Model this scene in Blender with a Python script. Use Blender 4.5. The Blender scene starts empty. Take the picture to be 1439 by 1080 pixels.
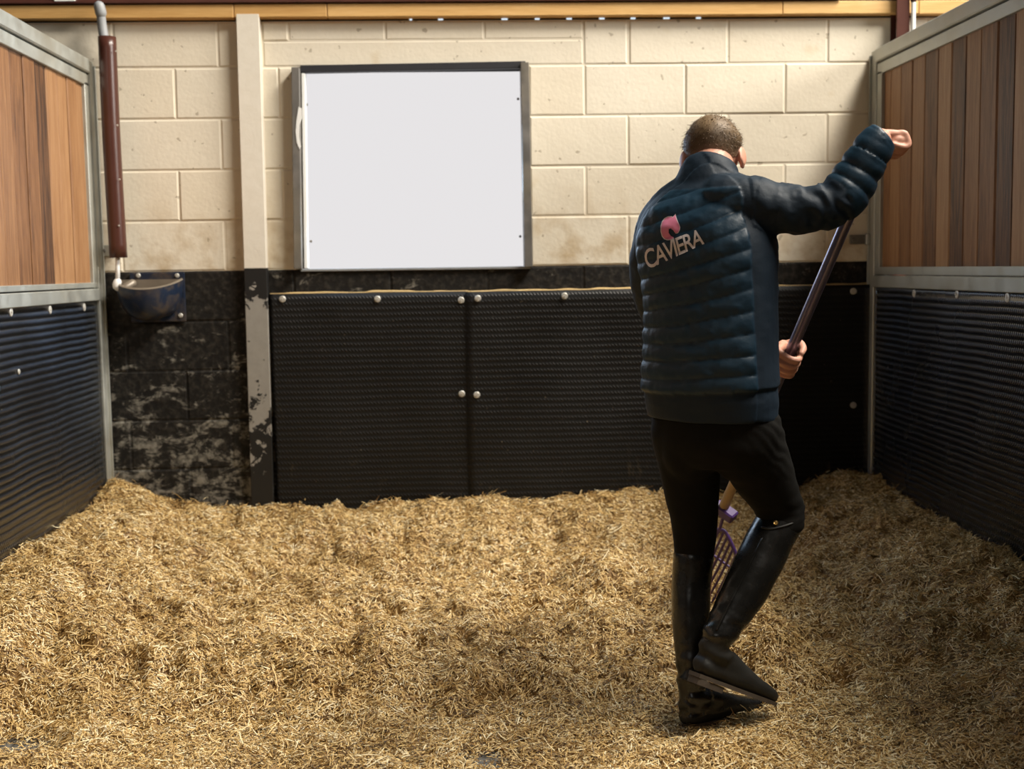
import bpy, bmesh, math, random
import numpy as np
from mathutils import Vector, Matrix
from mathutils.bvhtree import BVHTree

random.seed(7); RNG = np.random.default_rng(7)
C = bpy.context.scene.collection
SC = bpy.context.scene
PI = math.pi

# ------------------------------------------------------------------ camera
W, H, FPX = 1439.0, 1080.0, 1720.0
ROLL = 0.015
CAMZ = 1.30
def _cam_matrix():
    # the stable's depth axis (+Y) vanishes at (640, 378)
    vx, vy = 640 - W/2, H/2 - 378
    c, s = math.cos(ROLL), math.sin(ROLL)
    ux, uy = vx*c + vy*s, -vx*s + vy*c
    yaw = math.atan2(-ux, FPX)
    pit = math.atan2(uy, math.hypot(FPX, ux))
    M = Matrix.Rotation(-yaw, 3, 'Z') @ Matrix.Rotation(PI/2 - pit, 3, 'X') @ Matrix.Rotation(-ROLL, 3, 'Z')
    return M
CM = _cam_matrix()
CAMP = Vector((0, 0, CAMZ))
cam = bpy.data.objects.new('camera', bpy.data.cameras.new('camera'))
C.objects.link(cam)
cam.matrix_world = Matrix.Translation(CAMP) @ CM.to_4x4()
cam.data.sensor_width = 36.0
cam.data.lens = 36.0*FPX/W
cam.data.dof.use_dof = True
cam.data.dof.focus_distance = 3.45
cam.data.dof.aperture_fstop = 3.2
cam.data.clip_start = 0.05
SC.camera = cam

def ray(px, py):
    return (CM @ Vector(((px - W/2)/FPX, (H/2 - py)/FPX, -1.0)))
def P(px, py, Y):                       # point seen at a pixel, on the plane y = Y
    d = ray(px, py); t = Y/d.y
    return np.array(CAMP + d*t)
def PX(px, py, X):                      # the same on the plane x = X
    d = ray(px, py); t = X/d.x
    return np.array(CAMP + d*t)
def PZ(px, py, Z):
    d = ray(px, py); t = (Z-CAMZ)/d.z
    return np.array(CAMP + d*t)

# ------------------------------------------------------------------ light
SC.view_settings.view_transform = 'Standard'
SC.view_settings.look = 'None'
SC.view_settings.gamma = 1.0
SC.view_settings.use_curve_mapping = False
SC.view_settings.exposure = 0.0
w = bpy.data.worlds.new('world'); SC.world = w; w.use_nodes = True
bg = w.node_tree.nodes['Background']
bg.inputs[0].default_value = (1.0, 0.93, 0.82, 1); bg.inputs[1].default_value = 0.018
def area(name, loc, aim, sx, sy, power, col):
    l = bpy.data.lights.new(name, 'AREA'); l.shape = 'RECTANGLE'; l.size = sx; l.size_y = sy
    l.energy = power; l.color = col
    o = bpy.data.objects.new(name, l); C.objects.link(o)
    o.location = loc
    o.rotation_euler = (Vector(aim) - Vector(loc)).to_track_quat('-Z', 'Y').to_euler()
    return o
area('roof_light', (4.3, 2.9, 7.4), (-0.4, 4.4, 0.2), 5.2, 1.5, 1380, (1.0, 0.93, 0.82))
area('yard_door_light', (11.5, 0.2, 5.7), (-0.5, 5.4, 1.8), 5.5, 3.2, 1220, (1.0, 0.95, 0.87))
area('left_sheen_lamp', (-2.6, 7.0, 5.8), (0.8, 4.2, 0.9), 1.2, 0.8, 16, (0.30, 0.74, 1.0))  # added cool lamp, unseen beyond the back wall, for mat sheen and jacket rim
area('right_sheen_lamp', (2.6, 7.2, 5.8), (-1.2, 4.2, 0.9), 1.2, 0.8, 16, (0.30, 0.74, 1.0))  # its added counterpart on the other side, also unseen
area('front_fill_light', (-1.8, -2.5, 3.0), (0.2, 5.0, 1.2), 2.0, 1.6, 18, (1.0, 0.95, 0.88))  # added fill from behind the camera, no door is built there
area('window_daylight', (-0.17, 5.40, 1.77), (0.1, 2.5, 0.9), 0.92, 0.84, 16, (0.50, 0.72, 1.0))

# ------------------------------------------------------------------ helpers
def link(o, parent=None):
    C.objects.link(o)
    if parent is not None: o.parent = parent
    return o
def mesh_obj(name, verts, faces, mat=None, parent=None, smooth=False, loc=None):
    me = bpy.data.meshes.new(name)
    me.from_pydata([tuple(map(float, v)) for v in verts], [], faces)
    if mat: me.materials.append(mat)
    if smooth: me.polygons.foreach_set('use_smooth', [True]*len(me.polygons))
    me.update()
    o = bpy.data.objects.new(name, me)
    if loc is not None: o.location = loc
    return link(o, parent)
def empty(name, loc=(0, 0, 0)):
    o = bpy.data.objects.new(name, None); o.empty_display_size = 0.1; o.location = loc
    return link(o)
def tag(o, label, cat, group=None):
    o['label'] = label; o['category'] = cat
    if 'kind' not in o: o['kind'] = 'thing'
    if group: o['group'] = group
    return o
def struct(o, label=None):
    o['kind'] = 'structure'
    if label: o['label'] = label
    return o
def bm_obj(name, bm, mat, parent=None, smooth=False):
    me = bpy.data.meshes.new(name); bm.to_mesh(me); bm.free()
    if mat: me.materials.append(mat)
    if smooth: me.polygons.foreach_set('use_smooth', [True]*len(me.polygons))
    return link(bpy.data.objects.new(name, me), parent)
def bm_box(bm, lo, hi, bevel=0.0, seg=1):
    lo = np.array(lo, float); hi = np.array(hi, float)
    r = bmesh.ops.create_cube(bm, size=1.0)
    vs = r['verts']
    for v in vs:
        v.co = Vector([lo[i] + (v.co[i]+0.5)*(hi[i]-lo[i]) for i in range(3)])
    if bevel > 0:
        es = list({e for v in vs for e in v.link_edges})
        bmesh.ops.bevel(bm, geom=es, offset=bevel, segments=seg, affect='EDGES', profile=0.6)
def box(name, lo, hi, mat, parent=None, bevel=0.0, seg=1):
    bm = bmesh.new(); bm_box(bm, lo, hi, bevel, seg)
    return bm_obj(name, bm, mat, parent)
def obox(name, a, b, wx, wy, mat, parent=None, side=(1, 0, 0), bevel=0.002):
    """a square bar from a to b, wx along `side`, wy across it"""
    a = np.array(a, float); b = np.array(b, float); ax = (b-a); L = np.linalg.norm(ax); ax /= L
    s = np.array(side, float); s -= ax*np.dot(s, ax); s /= np.linalg.norm(s); t = np.cross(ax, s)
    bm = bmesh.new(); bm_box(bm, (-wx/2, -wy/2, 0), (wx/2, wy/2, L), bevel)
    M = Matrix(((s[0], t[0], ax[0], a[0]), (s[1], t[1], ax[1], a[1]), (s[2], t[2], ax[2], a[2]), (0, 0, 0, 1)))
    bmesh.ops.transform(bm, matrix=M, verts=bm.verts)
    bmesh.ops.recalc_face_normals(bm, faces=bm.faces)
    return bm_obj(name, bm, mat, parent)

def catmull(A, sub):
    A = np.array(A, float); n = len(A); out = []
    for i in range(n-1):
        p0 = A[max(i-1, 0)]; p1 = A[i]; p2 = A[i+1]; p3 = A[min(i+2, n-1)]
        for k in range(sub):
            t = k/sub
            out.append(0.5*((2*p1) + (-p0+p2)*t + (2*p0-5*p1+4*p2-p3)*t*t + (-p0+3*p1-3*p2+p3)*t**3))
    out.append(A[-1]); return np.array(out)
def loft(secs, n=28, sub=4, cap=True):
    """secs: (centre, half axis a, half axis b[, exponent])"""
    arr = np.array([np.concatenate([s[0], s[1], s[2], [s[3] if len(s) > 3 else 2.0]]) for s in secs])
    arr = catmull(arr, sub) if sub > 1 else arr
    th = np.linspace(0, 2*PI, n, endpoint=False); V = []; F = []
    for r in arr:
        c, a, b, e = r[:3], r[3:6], r[6:9], r[9]
        ct, st = np.cos(th), np.sin(th)
        x = np.sign(ct)*np.abs(ct)**(2/e); y = np.sign(st)*np.abs(st)**(2/e)
        V.extend(c + x[:, None]*a + y[:, None]*b)
    m = len(arr)
    for i in range(m-1):
        for j in range(n):
            F.append((i*n+j, i*n+(j+1) % n, (i+1)*n+(j+1) % n, (i+1)*n+j))
    if cap:
        F.append(tuple(range(n-1, -1, -1))); F.append(tuple((m-1)*n+j for j in range(n)))
    return np.array(V), F
def limb(pts, radii, n=20, sub=4, squash=None, cap=True, flat_end=False):
    """round tube through pts with varying radius, ends domed"""
    pts = np.array(pts, float); radii = np.array(radii, float)
    A = catmull(np.hstack([pts, radii[:, None]]), sub) if sub > 1 else np.hstack([pts, radii[:, None]])
    p = A[:, :3]; r = np.abs(A[:, 3])
    T = np.gradient(p, axis=0); T /= np.linalg.norm(T, axis=1)[:, None]
    if cap:
        e0 = [(p[0]-T[0]*r[0]*math.sin(a), r[0]*math.cos(a), T[0]) for a in (1.45, 1.0, 0.5)]
        e1 = [(p[-1]+T[-1]*r[-1]*math.sin(a), r[-1]*math.cos(a), T[-1]) for a in (0.5, 1.0, 1.45)]
        if flat_end: e1 = [(p[-1]+T[-1]*0.001, r[-1]*0.98, T[-1])]
        p = np.vstack([[e[0] for e in e0], p, [e[0] for e in e1]])
        T = np.vstack([[e[2] for e in e0], T, [e[2] for e in e1]])
        r = np.concatenate([[e[1] for e in e0], r, [e[1] for e in e1]])
    u = np.array((0.13, 0.2, 1.0)); u -= T[0]*np.dot(u, T[0])
    if np.linalg.norm(u) < 0.3: u = np.array((1.0, 0.1, 0.0)); u -= T[0]*np.dot(u, T[0])
    secs = []
    for i in range(len(p)):
        u = u - T[i]*np.dot(u, T[i]); u /= np.linalg.norm(u); v = np.cross(T[i], u)
        secs.append((p[i], u*r[i], v*r[i]))
    return loft(secs, n, 1, True)
def ellipsoid(c, axes, nu=24, nv=16):
    """axes: three half-axis vectors"""
    V = []; F = []
    a, b, d = [np.array(x, float) for x in axes]; c = np.array(c, float)
    for i in range(1, nv):
        ph = PI*i/nv
        for j in range(nu):
            t = 2*PI*j/nu
            V.append(c + a*math.sin(ph)*math.cos(t) + b*math.sin(ph)*math.sin(t) + d*math.cos(ph))
    for i in range(nv-2):
        for j in range(nu):
            F.append((i*nu+j, (i+1)*nu+j, (i+1)*nu+(j+1) % nu, i*nu+(j+1) % nu))
    V.append(c+d); V.append(c-d); t, b_ = len(V)-2, len(V)-1
    for j in range(nu):
        F.append((t, j, (j+1) % nu)); F.append((b_, (nv-2)*nu+(j+1) % nu, (nv-2)*nu+j))
    return np.array(V), F
def join(parts):
    V = []; F = []; n = 0
    for v, f in parts:
        V.append(np.asarray(v, float)); F.extend([tuple(i+n for i in q) for q in f]); n += len(v)
    return np.vstack(V), F
def remesh(name, parts, voxel, smooth_it=3, fac=0.5):
    """union of closed shapes grown into one continuous surface"""
    V, F = join(parts)
    me = bpy.data.meshes.new('tmp'); me.from_pydata([tuple(v) for v in V], [], F)
    bm = bmesh.new(); bm.from_mesh(me)
    bmesh.ops.triangulate(bm, faces=[f for f in bm.faces if len(f.verts) > 4])
    bmesh.ops.recalc_face_normals(bm, faces=bm.faces); bm.to_mesh(me); bm.free()
    o = bpy.data.objects.new('tmp', me); C.objects.link(o)
    m = o.modifiers.new('r', 'REMESH'); m.mode = 'VOXEL'; m.voxel_size = voxel
    if smooth_it:
        s = o.modifiers.new('s', 'SMOOTH'); s.factor = fac; s.iterations = smooth_it
    dg = bpy.context.evaluated_depsgraph_get()
    r = bpy.data.meshes.new_from_object(o.evaluated_get(dg)); r.name = name
    bpy.data.objects.remove(o); bpy.data.meshes.remove(me)
    r.polygons.foreach_set('use_smooth', [True]*len(r.polygons))
    return r
def get_co(me):
    a = np.empty(len(me.vertices)*3); me.vertices.foreach_get('co', a); return a.reshape(-1, 3)
def set_co(me, a):
    me.vertices.foreach_set('co', a.ravel()); me.update()
def get_no(me):
    a = np.empty(len(me.vertices)*3); me.vertex_normals.foreach_get('vector', a); return a.reshape(-1, 3)
def attr(me, name, vals):
    at = me.attributes.new(name, 'FLOAT', 'POINT'); at.data.foreach_set('value', np.asarray(vals, np.float32))

_perm = RNG.random(1 << 16)
def vnoise(p):
    """value noise 0..1, p (n,3)"""
    p = np.asarray(p, float); i = np.floor(p).astype(np.int64); f = p-i; f = f*f*(3-2*f)
    def h(a, b, c):
        return _perm[((a*73856093) ^ (b*19349663) ^ (c*83492791)) & 0xffff]
    x, y, z = i[:, 0], i[:, 1], i[:, 2]; fx, fy, fz = f[:, 0], f[:, 1], f[:, 2]
    c00 = h(x, y, z)*(1-fx)+h(x+1, y, z)*fx; c10 = h(x, y+1, z)*(1-fx)+h(x+1, y+1, z)*fx
    c01 = h(x, y, z+1)*(1-fx)+h(x+1, y, z+1)*fx; c11 = h(x, y+1, z+1)*(1-fx)+h(x+1, y+1, z+1)*fx
    return (c00*(1-fy)+c10*fy)*(1-fz)+(c01*(1-fy)+c11*fy)*fz
def fbm(p, octv=3):
    p = np.asarray(p, float); s = 0; a = 1; t = 0
    for k in range(octv):
        s = s+a*vnoise(p+17.3*k); t += a; a *= 0.5; p = p*2.03
    return s/t
def sstep(a, b, x):
    t = np.clip((np.asarray(x, float)-a)/(b-a), 0, 1); return t*t*(3-2*t)

# ------------------------------------------------------------------ materials
class NT:
    def __init__(s, name, rough=0.6, metal=0.0, col=(.5, .5, .5), spec=0.5):
        s.m = bpy.data.materials.new(name); s.m.use_nodes = True; s.t = s.m.node_tree
        s.b = s.t.nodes['Principled BSDF']
        s.b.inputs['Roughness'].default_value = rough; s.b.inputs['Metallic'].default_value = metal
        s.b.inputs['Base Color'].default_value = (*col, 1); s.b.inputs['Specular IOR Level'].default_value = spec
        s.pos = s.n('ShaderNodeNewGeometry').outputs['Position']
    def n(s, t, **k):
        x = s.t.nodes.new(t)
        for a, b in k.items(): setattr(x, a, b)
        return x
    def put(s, inp, v):
        if isinstance(v, bpy.types.NodeSocket): s.t.links.new(v, inp)
        elif isinstance(v, (tuple, list)) and inp.type == 'RGBA': inp.default_value = (*v[:3], 1)
        else: inp.default_value = v
    def math(s, op, a, b=None, c=None, clamp=False):
        x = s.n('ShaderNodeMath', operation=op); x.use_clamp = clamp; s.put(x.inputs[0], a)
        if b is not None: s.put(x.inputs[1], b)
        if c is not None: s.put(x.inputs[2], c)
        return x.outputs[0]
    def scale(s, v, k):
        x = s.n('ShaderNodeVectorMath', operation='MULTIPLY'); s.put(x.inputs[0], v); x.inputs[1].default_value = k
        return x.outputs[0]
    def add(s, v, k):
        x = s.n('ShaderNodeVectorMath', operation='ADD'); s.put(x.inputs[0], v); s.put(x.inputs[1], k)
        return x.outputs[0]
    def noise(s, vec, sc, det=4, rough=0.55, dist=0.0):
        x = s.n('ShaderNodeTexNoise'); s.put(x.inputs['Vector'], vec); x.inputs['Scale'].default_value = sc
        x.inputs['Detail'].default_value = det; x.inputs['Roughness'].default_value = rough
        x.inputs['Distortion'].default_value = dist
        return x.outputs['Fac']
    def ramp(s, f, stops, interp='LINEAR'):
        x = s.n('ShaderNodeValToRGB'); s.put(x.inputs[0], f); r = x.color_ramp; r.interpolation = interp
        while len(r.elements) < len(stops): r.elements.new(0.5)
        for e, (p, c) in zip(r.elements, stops):
            e.position = p; e.color = (*c, 1) if isinstance(c, (tuple, list)) else (c, c, c, 1)
        return x.outputs[0]
    def mix(s, f, a, b):
        x = s.n('ShaderNodeMix', data_type='RGBA'); s.put(x.inputs[0], f); s.put(x.inputs[6], a); s.put(x.inputs[7], b)
        return x.outputs[2]
    def mrange(s, v, a, b, c=0.0, d=1.0):
        x = s.n('ShaderNodeMapRange'); s.put(x.inputs[0], v)
        for i, k in enumerate((a, b, c, d)): x.inputs[i+1].default_value = k
        return x.outputs[0]
    def sep(s, v):
        x = s.n('ShaderNodeSeparateXYZ'); s.put(x.inputs[0], v); return x.outputs
    def comb(s, a, b, c):
        x = s.n('ShaderNodeCombineXYZ')
        for i, k in enumerate((a, b, c)): s.put(x.inputs[i], k)
        return x.outputs[0]
    def attr(s, name):
        x = s.n('ShaderNodeAttribute'); x.attribute_name = name; return x
    def rnd(s):
        return s.n('ShaderNodeObjectInfo').outputs['Random']
    def bump(s, h, dist, strength=1.0):
        x = s.n('ShaderNodeBump'); s.put(x.inputs['Height'], h); x.inputs['Distance'].default_value = dist
        x.inputs['Strength'].default_value = strength
        s.t.links.new(x.outputs[0], s.b.inputs['Normal'])
    def col(s, v): s.put(s.b.inputs['Base Color'], v)
    def rough(s, v): s.put(s.b.inputs['Roughness'], v)

def mat_cream():
    k = NT('cream_painted_block', 0.75, spec=0.3); z = k.sep(k.pos)[2]
    big = k.noise(k.pos, 2.2, 3); fine = k.noise(k.pos, 60, 3); mid = k.noise(k.pos, 9, 4)
    pit = k.math('LESS_THAN', k.noise(k.pos, 34, 2, 0.4), 0.275)
    base = k.mix(big, (0.71, 0.640, 0.515), (0.80, 0.742, 0.625))
    base = k.mix(k.math('MULTIPLY', k.rnd(), 0.35), base, (0.74, 0.64, 0.48))
    low = k.mrange(z, 1.70, 1.28); st = k.math('MULTIPLY', low, k.mrange(mid, 0.46, 0.68), clamp=True)
    base = k.mix(k.math('MULTIPLY', st, 0.75), base, (0.42, 0.28, 0.12))
    spots = k.mrange(k.noise(k.pos, 5.0, 2), 0.66, 0.74)
    base = k.mix(k.math('MULTIPLY', spots, 0.35), base, (0.55, 0.40, 0.20))
    base = k.mix(k.math('MULTIPLY', pit, 0.55), base, (0.28, 0.22, 0.14))
    k.col(base)
    h = k.math('ADD', k.math('MULTIPLY', mid, 0.8), k.math('MULTIPLY', fine, 0.35))
    k.bump(k.math('SUBTRACT', h, k.math('MULTIPLY', pit, 0.7)), 0.004, 0.7)
    return k.m
def mat_blackblock():
    k = NT('black_painted_block', 0.65, spec=0.25); z = k.sep(k.pos)[2]
    sc = k.scale(k.pos, (1, 1, 1.7))
    n1 = k.noise(sc, 9, 7, 0.72, 0.5); n2 = k.noise(k.pos, 38, 3); n3 = k.noise(sc, 2.6, 3)
    low = k.mrange(z, 1.15, 0.35)
    thr = k.math('SUBTRACT', 0.595, k.math('MULTIPLY', low, 0.13))
    d = k.math('SUBTRACT', n1, thr)
    scuff = k.math('MULTIPLY', k.mrange(d, 0.0, 0.07), k.mrange(n2, 0.3, 0.6), clamp=True)
    base = k.mix(n3, (0.004, 0.0036, 0.0032), (0.014, 0.012, 0.010))
    base = k.mix(k.math('MULTIPLY', k.mrange(n2, 0.45, 0.75), 0.40), base, (0.085, 0.074, 0.058))
    base = k.mix(k.math('MULTIPLY', scuff, 0.75), base, (0.30, 0.28, 0.235))
    k.col(base); k.bump(k.math('ADD', n2, n1), 0.004, 0.7); return k.m
def mat_steel(name='galvanised_steel', a=(0.34, 0.35, 0.32), b=(0.52, 0.53, 0.49), metal=0.55):
    k = NT(name, 0.45, metal); n1 = k.noise(k.pos, 14, 4); n2 = k.noise(k.pos, 3, 3)
    base = k.mix(n1, a, b); base = k.mix(k.math('MULTIPLY', k.mrange(n2, 0.5, 0.75), 0.5), base, (0.30, 0.25, 0.16))
    k.col(base); k.rough(k.mrange(n1, 0.3, 0.7, 0.35, 0.6)); k.bump(n1, 0.001, 0.3); return k.m
def mat_wood(name, stops, ax=2, stretch=14.0, sc=3.0, rough=0.55, var=0.5):
    k = NT(name, rough, spec=0.35); r = k.rnd()
    off = k.comb(k.math('MULTIPLY', r, 37.0), k.math('MULTIPLY', r, 91.0), k.math('MULTIPLY', r, 53.0))
    v = [stretch]*3; v[ax] = 1.0
    p = k.add(k.scale(k.pos, tuple(v)), off)
    g = k.noise(p, sc, 5, 0.6, 0.8); g2 = k.noise(p, sc*6, 3, 0.5)
    f = k.math('ADD', k.math('MULTIPLY', g, 0.75), k.math('MULTIPLY', g2, 0.25))
    f = k.math('ADD', f, k.math('MULTIPLY', k.math('SUBTRACT', r, 0.5), var))
    base = k.ramp(f, stops); k.col(base)
    k.bump(g2, 0.0015, 0.5); return k.m
def mat_rubber(name, r0, r1, sp, bd, bs, ridge_sheen_col=(0.030, 0.028, 0.026), amt=0.30):
    k = NT(name, 0.42, spec=sp); x, y, z = k.sep(k.pos)
    u = k.math('ADD', x, y)
    n = k.noise(k.pos, 3.0, 3); warp = k.math('MULTIPLY', k.math('SUBTRACT', n, 0.5), 0.016)
    vz = k.math('ADD', z, warp)
    row = k.math('SINE', k.math('MULTIPLY', vz, 2*PI/0.0262))
    rowm = k.math('POWER', k.math('MULTIPLY_ADD', row, 0.5, 0.5), 1.5)
    ph = k.math('MULTIPLY_ADD', vz, 2*PI/0.020, k.math('MULTIPLY', u, 2*PI/0.0155))
    dash = k.math('MULTIPLY_ADD', k.math('SINE', ph), 0.5, 0.5)
    h = k.math('MULTIPLY', rowm, k.math('MULTIPLY_ADD', dash, 0.75, 0.25))
    scr = k.mrange(k.noise(k.scale(k.pos, (1, 1, 0.5)), 6, 5, 0.7, 1.0), 0.62, 0.76)
    dirt = k.math('MULTIPLY', scr, k.mrange(z, 1.2, 0.4))
    base = k.mix(n, (0.003, 0.003, 0.003), (0.0065, 0.006, 0.0055))
    sheen_mask = k.math('MULTIPLY', k.mrange(k.noise(k.pos, 1.6, 3), 0.25, 0.65), k.mrange(z, 0.25, 1.1, 0.15, 1.0), clamp=True)  # patches of sheen painted into the ridge colour, stronger higher up
    base = k.mix(k.math('MULTIPLY', h, k.math('MULTIPLY', sheen_mask, amt) if amt > 0.5 else amt), base, ridge_sheen_col)
    base = k.mix(k.math('MULTIPLY', dirt, 0.30), base, (0.20, 0.15, 0.08))
    dust = k.math('GREATER_THAN', k.noise(k.pos, 70, 2), 0.755)
    base = k.mix(k.math('MULTIPLY', dust, 0.35), base, (0.35, 0.28, 0.17))
    k.col(base); k.rough(k.mrange(n, 0.3, 0.7, r0, r1)); k.bump(h, bd, bs); return k.m
def mat_post():
    k = NT('peeling_painted_steel', 0.55); z = k.sep(k.pos)[2]; x = k.sep(k.pos)[0]
    n = k.noise(k.pos, 20, 6, 0.68, 0.6); n2 = k.noise(k.pos, 30, 3)
    white = k.mix(n, (0.66, 0.60, 0.50), (0.80, 0.75, 0.66))
    grey = k.mix(n2, (0.24, 0.225, 0.20), (0.33, 0.31, 0.275))
    # black paint left at the top and the foot of the lower part, worn to grey between
    t1 = k.mrange(z, 1.10, 1.24); t2 = k.mrange(z, 0.95, 0.38)
    t = k.math('MAXIMUM', t1, t2); bl = k.math('GREATER_THAN', k.math('ADD', t, k.math('MULTIPLY', k.math('SUBTRACT', n, 0.5), 3.0)), 0.52)
    low = k.mix(bl, grey, (0.006, 0.0055, 0.005))
    up = k.math('GREATER_THAN', z, 1.318)
    k.col(k.mix(up, low, white)); k.bump(k.math('ADD', n, k.math('MULTIPLY', bl, 0.4)), 0.002, 0.5); return k.m
def mat_plain(name, a, b=None, rough=0.5, metal=0.0, sc=12, bump=0.0, spec=0.5):
    k = NT(name, rough, metal, a, spec)
    n = k.noise(k.pos, sc, 4)
    k.col(k.mix(n, a, b or a))
    if bump: k.bump(n, bump, 0.6)
    return k.m

M = {}
M['cream'] = mat_cream(); M['blackblock'] = mat_blackblock(); M['steel'] = mat_steel()
M['frame'] = mat_steel('window_flashing', (0.07, 0.07, 0.065), (0.24, 0.22, 0.20), 0.2)
M['plank'] = mat_wood('stained_hardwood', [(0.18, (0.045, 0.020, 0.010)), (0.40, (0.17, 0.076, 0.031)), (0.60, (0.27, 0.135, 0.058)), (0.9, (0.40, 0.225, 0.108))])
M['timber'] = mat_wood('raw_softwood', [(0.2, (0.50, 0.27, 0.085)), (0.55, (0.66, 0.40, 0.15)), (0.85, (0.76, 0.52, 0.25))], ax=0, var=0.25)
M['rubber'] = mat_rubber('ribbed_black_rubber', 0.40, 0.55, 0.30, 0.004, 0.55); M['sheen_tinted_rubber'] = mat_rubber('black_rubber_painted_sheen', 0.20, 0.30, 1.0, 0.0045, 0.8, (0.095, 0.135, 0.215), 0.95); M['post'] = mat_post()  # the side mats carry a bluish sheen in their ridge colour
M['oxide'] = mat_plain('red_oxide_paint', (0.055, 0.018, 0.013), (0.10, 0.035, 0.024), 0.35)
M['pipe'] = mat_plain('brown_plastic_pipe', (0.050, 0.016, 0.011), (0.078, 0.028, 0.019), 0.3, sc=7)
M['greypipe'] = mat_plain('grey_plastic', (0.22, 0.23, 0.24), (0.34, 0.35, 0.36), 0.5)
M['white'] = mat_plain('white_plastic', (0.78, 0.78, 0.76), (0.86, 0.86, 0.84), 0.4)
M['zinc'] = mat_plain('zinc_washer', (0.45, 0.43, 0.38), (0.62, 0.60, 0.55), 0.45, 0.3, 60)
M['dark'] = mat_plain('dark_gap', (0.012, 0.012, 0.016), (0.02, 0.02, 0.026), 0.6)
M['concrete'] = mat_plain('stable_floor', (0.10, 0.095, 0.085), (0.19, 0.18, 0.16), 0.8, sc=18, bump=0.003)

# ------------------------------------------------------------------ setting: back wall
YW = 5.45                                   # face of the back wall
XL = float(P(142, 390, YW)[0]); XR = float(P(1223, 390, YW)[0])   # the two partitions
ZB = float(P(700, 374.5, YW)[2])            # cream above, black below
CH = float(P(250, 97, YW)[2]-P(250, 383, YW)[2])/4.0   # block course
def wx(px, py): return float(P(px, py, YW)[0])
def wz(px, py): return float(P(px, py, YW)[2])
floor = struct(box('floor', (-3.2, -1.5, -0.2), (3.4, 6.0, 0.0), M['concrete']))
wall = struct(empty('wall_back', (0, YW, 0)))
wall.location = (0, 0, 0)
WXL, WXR = -2.75, 3.05
WINL, WINR = wx(416, 240), wx(745, 240)
ZT = ZB + 5*CH - 0.025
WIN_B, WIN_T = ZB, ZB + 4*CH
def block(x0, x1, z0, z1, mat, name='block'):
    g = 0.0024; d = 0.0034; r = 0.006
    j = lambda a: random.uniform(-a, a)
    off = j(0.0018)
    x0 += g; x1 -= g; z0 += g; z1 -= g
    if x1-x0 < 0.03: return
    yf = YW+off
    V = [(x0, yf+0.1, z0), (x1, yf+0.1, z0), (x1, yf+0.1, z1), (x0, yf+0.1, z1),
         (x0, yf+d, z0), (x1, yf+d, z0), (x1, yf+d, z1), (x0, yf+d, z1)]
    V += [(x0+r+j(.001), yf+j(.001), z0+r+j(.001)), (x1-r+j(.001), yf+j(.001), z0+r+j(.001)), (x1-r+j(.001), yf+j(.001), z1-r+j(.001)), (x0+r+j(.001), yf+j(.001), z1-r+j(.001))]
    F = [(8, 9, 10, 11)]
    for a in range(4):
        b = (a+1) % 4
        F.append((4+a, 4+b, 8+b, 8+a)); F.append((a, b, 4+b, 4+a))
    F.append((3, 2, 1, 0))
    mesh_obj(name, V, F, mat, wall)
def row(z0, z1, joints, mat, x0=WXL, x1=WXR, holes=()):
    xs = sorted([x0]+[j for j in joints if x0+0.05 < j < x1-0.05]+[x1])
    for a, b in zip(xs[:-1], xs[1:]):
        segs = [(a, b)]
        for h0, h1 in holes:
            ns = []
            for s, e in segs:
                if e <= h0 or s >= h1: ns.append((s, e)); continue
                if s < h0: ns.append((s, h0))
                if e > h1: ns.append((h1, e))
            segs = ns
        for s, e in segs: block(s, e, z0, z1, mat)
BL = 0.4445
jo = [wx(1023, 60)+BL*k for k in range(-9, 6)]     # odd courses
je = [wx(963, 130)+BL*k for k in range(-9, 6)]
win = [(WINL, WINR)]
LX0, LX1 = wx(369, 70), wx(820, 70)
LZ = ZB + 4.5*CH
row(ZB+4*CH, ZT, [j for j in jo]+[LX0, LX1, wx(884, 50)], M['cream'], WXL, WXR, [(LX0, LX1)])
row(LZ, ZT, [wx(405, 40), wx(541, 40), wx(680, 40)], M['cream'], LX0, LX1)
block(LX0, LX1, ZB+4*CH, LZ, M['cream'], 'lintel')
for i in range(4):
    row(ZB+i*CH, ZB+(i+1)*CH, jo if i % 2 == 0 else je, M['cream'], holes=win)
XM = wx(372, 500)
zz = ZB
row(ZB-0.55*CH, ZB, [wx(413, 395), wx(549, 395), wx(685, 395), wx(820, 395)]+[j for j in je if j > wx(830, 395)], M['blackblock'], XM, WXR)
row(ZB-1.55*CH, ZB-0.55*CH, jo, M['blackblock'], XM, WXR)
for i in range(6):
    row(max(ZB-(i+1)*CH, 0), ZB-i*CH, je if i % 2 == 0 else jo, M['blackblock'], WXL, XM)
for i in range(4):
    row(max(ZB-(i+2.55)*CH, 0), ZB-(i+1.55)*CH, je if i % 2 == 0 else jo, M['blackblock'], XM, WXR)
# mortar bed behind the block faces
for a, b in ((WXL, WINL), (WINR, WXR)):
    box('mortar', (a, YW+0.0036, ZB), (b, YW+0.12, ZT), M['cream'], wall)
box('mortar', (WINL, YW+0.0036, WIN_T), (WINR, YW+0.12, ZT), M['cream'], wall)
box('mortar', (WXL, YW+0.0036, 0), (WXR, YW+0.12, ZB), M['blackblock'], wall)

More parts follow.
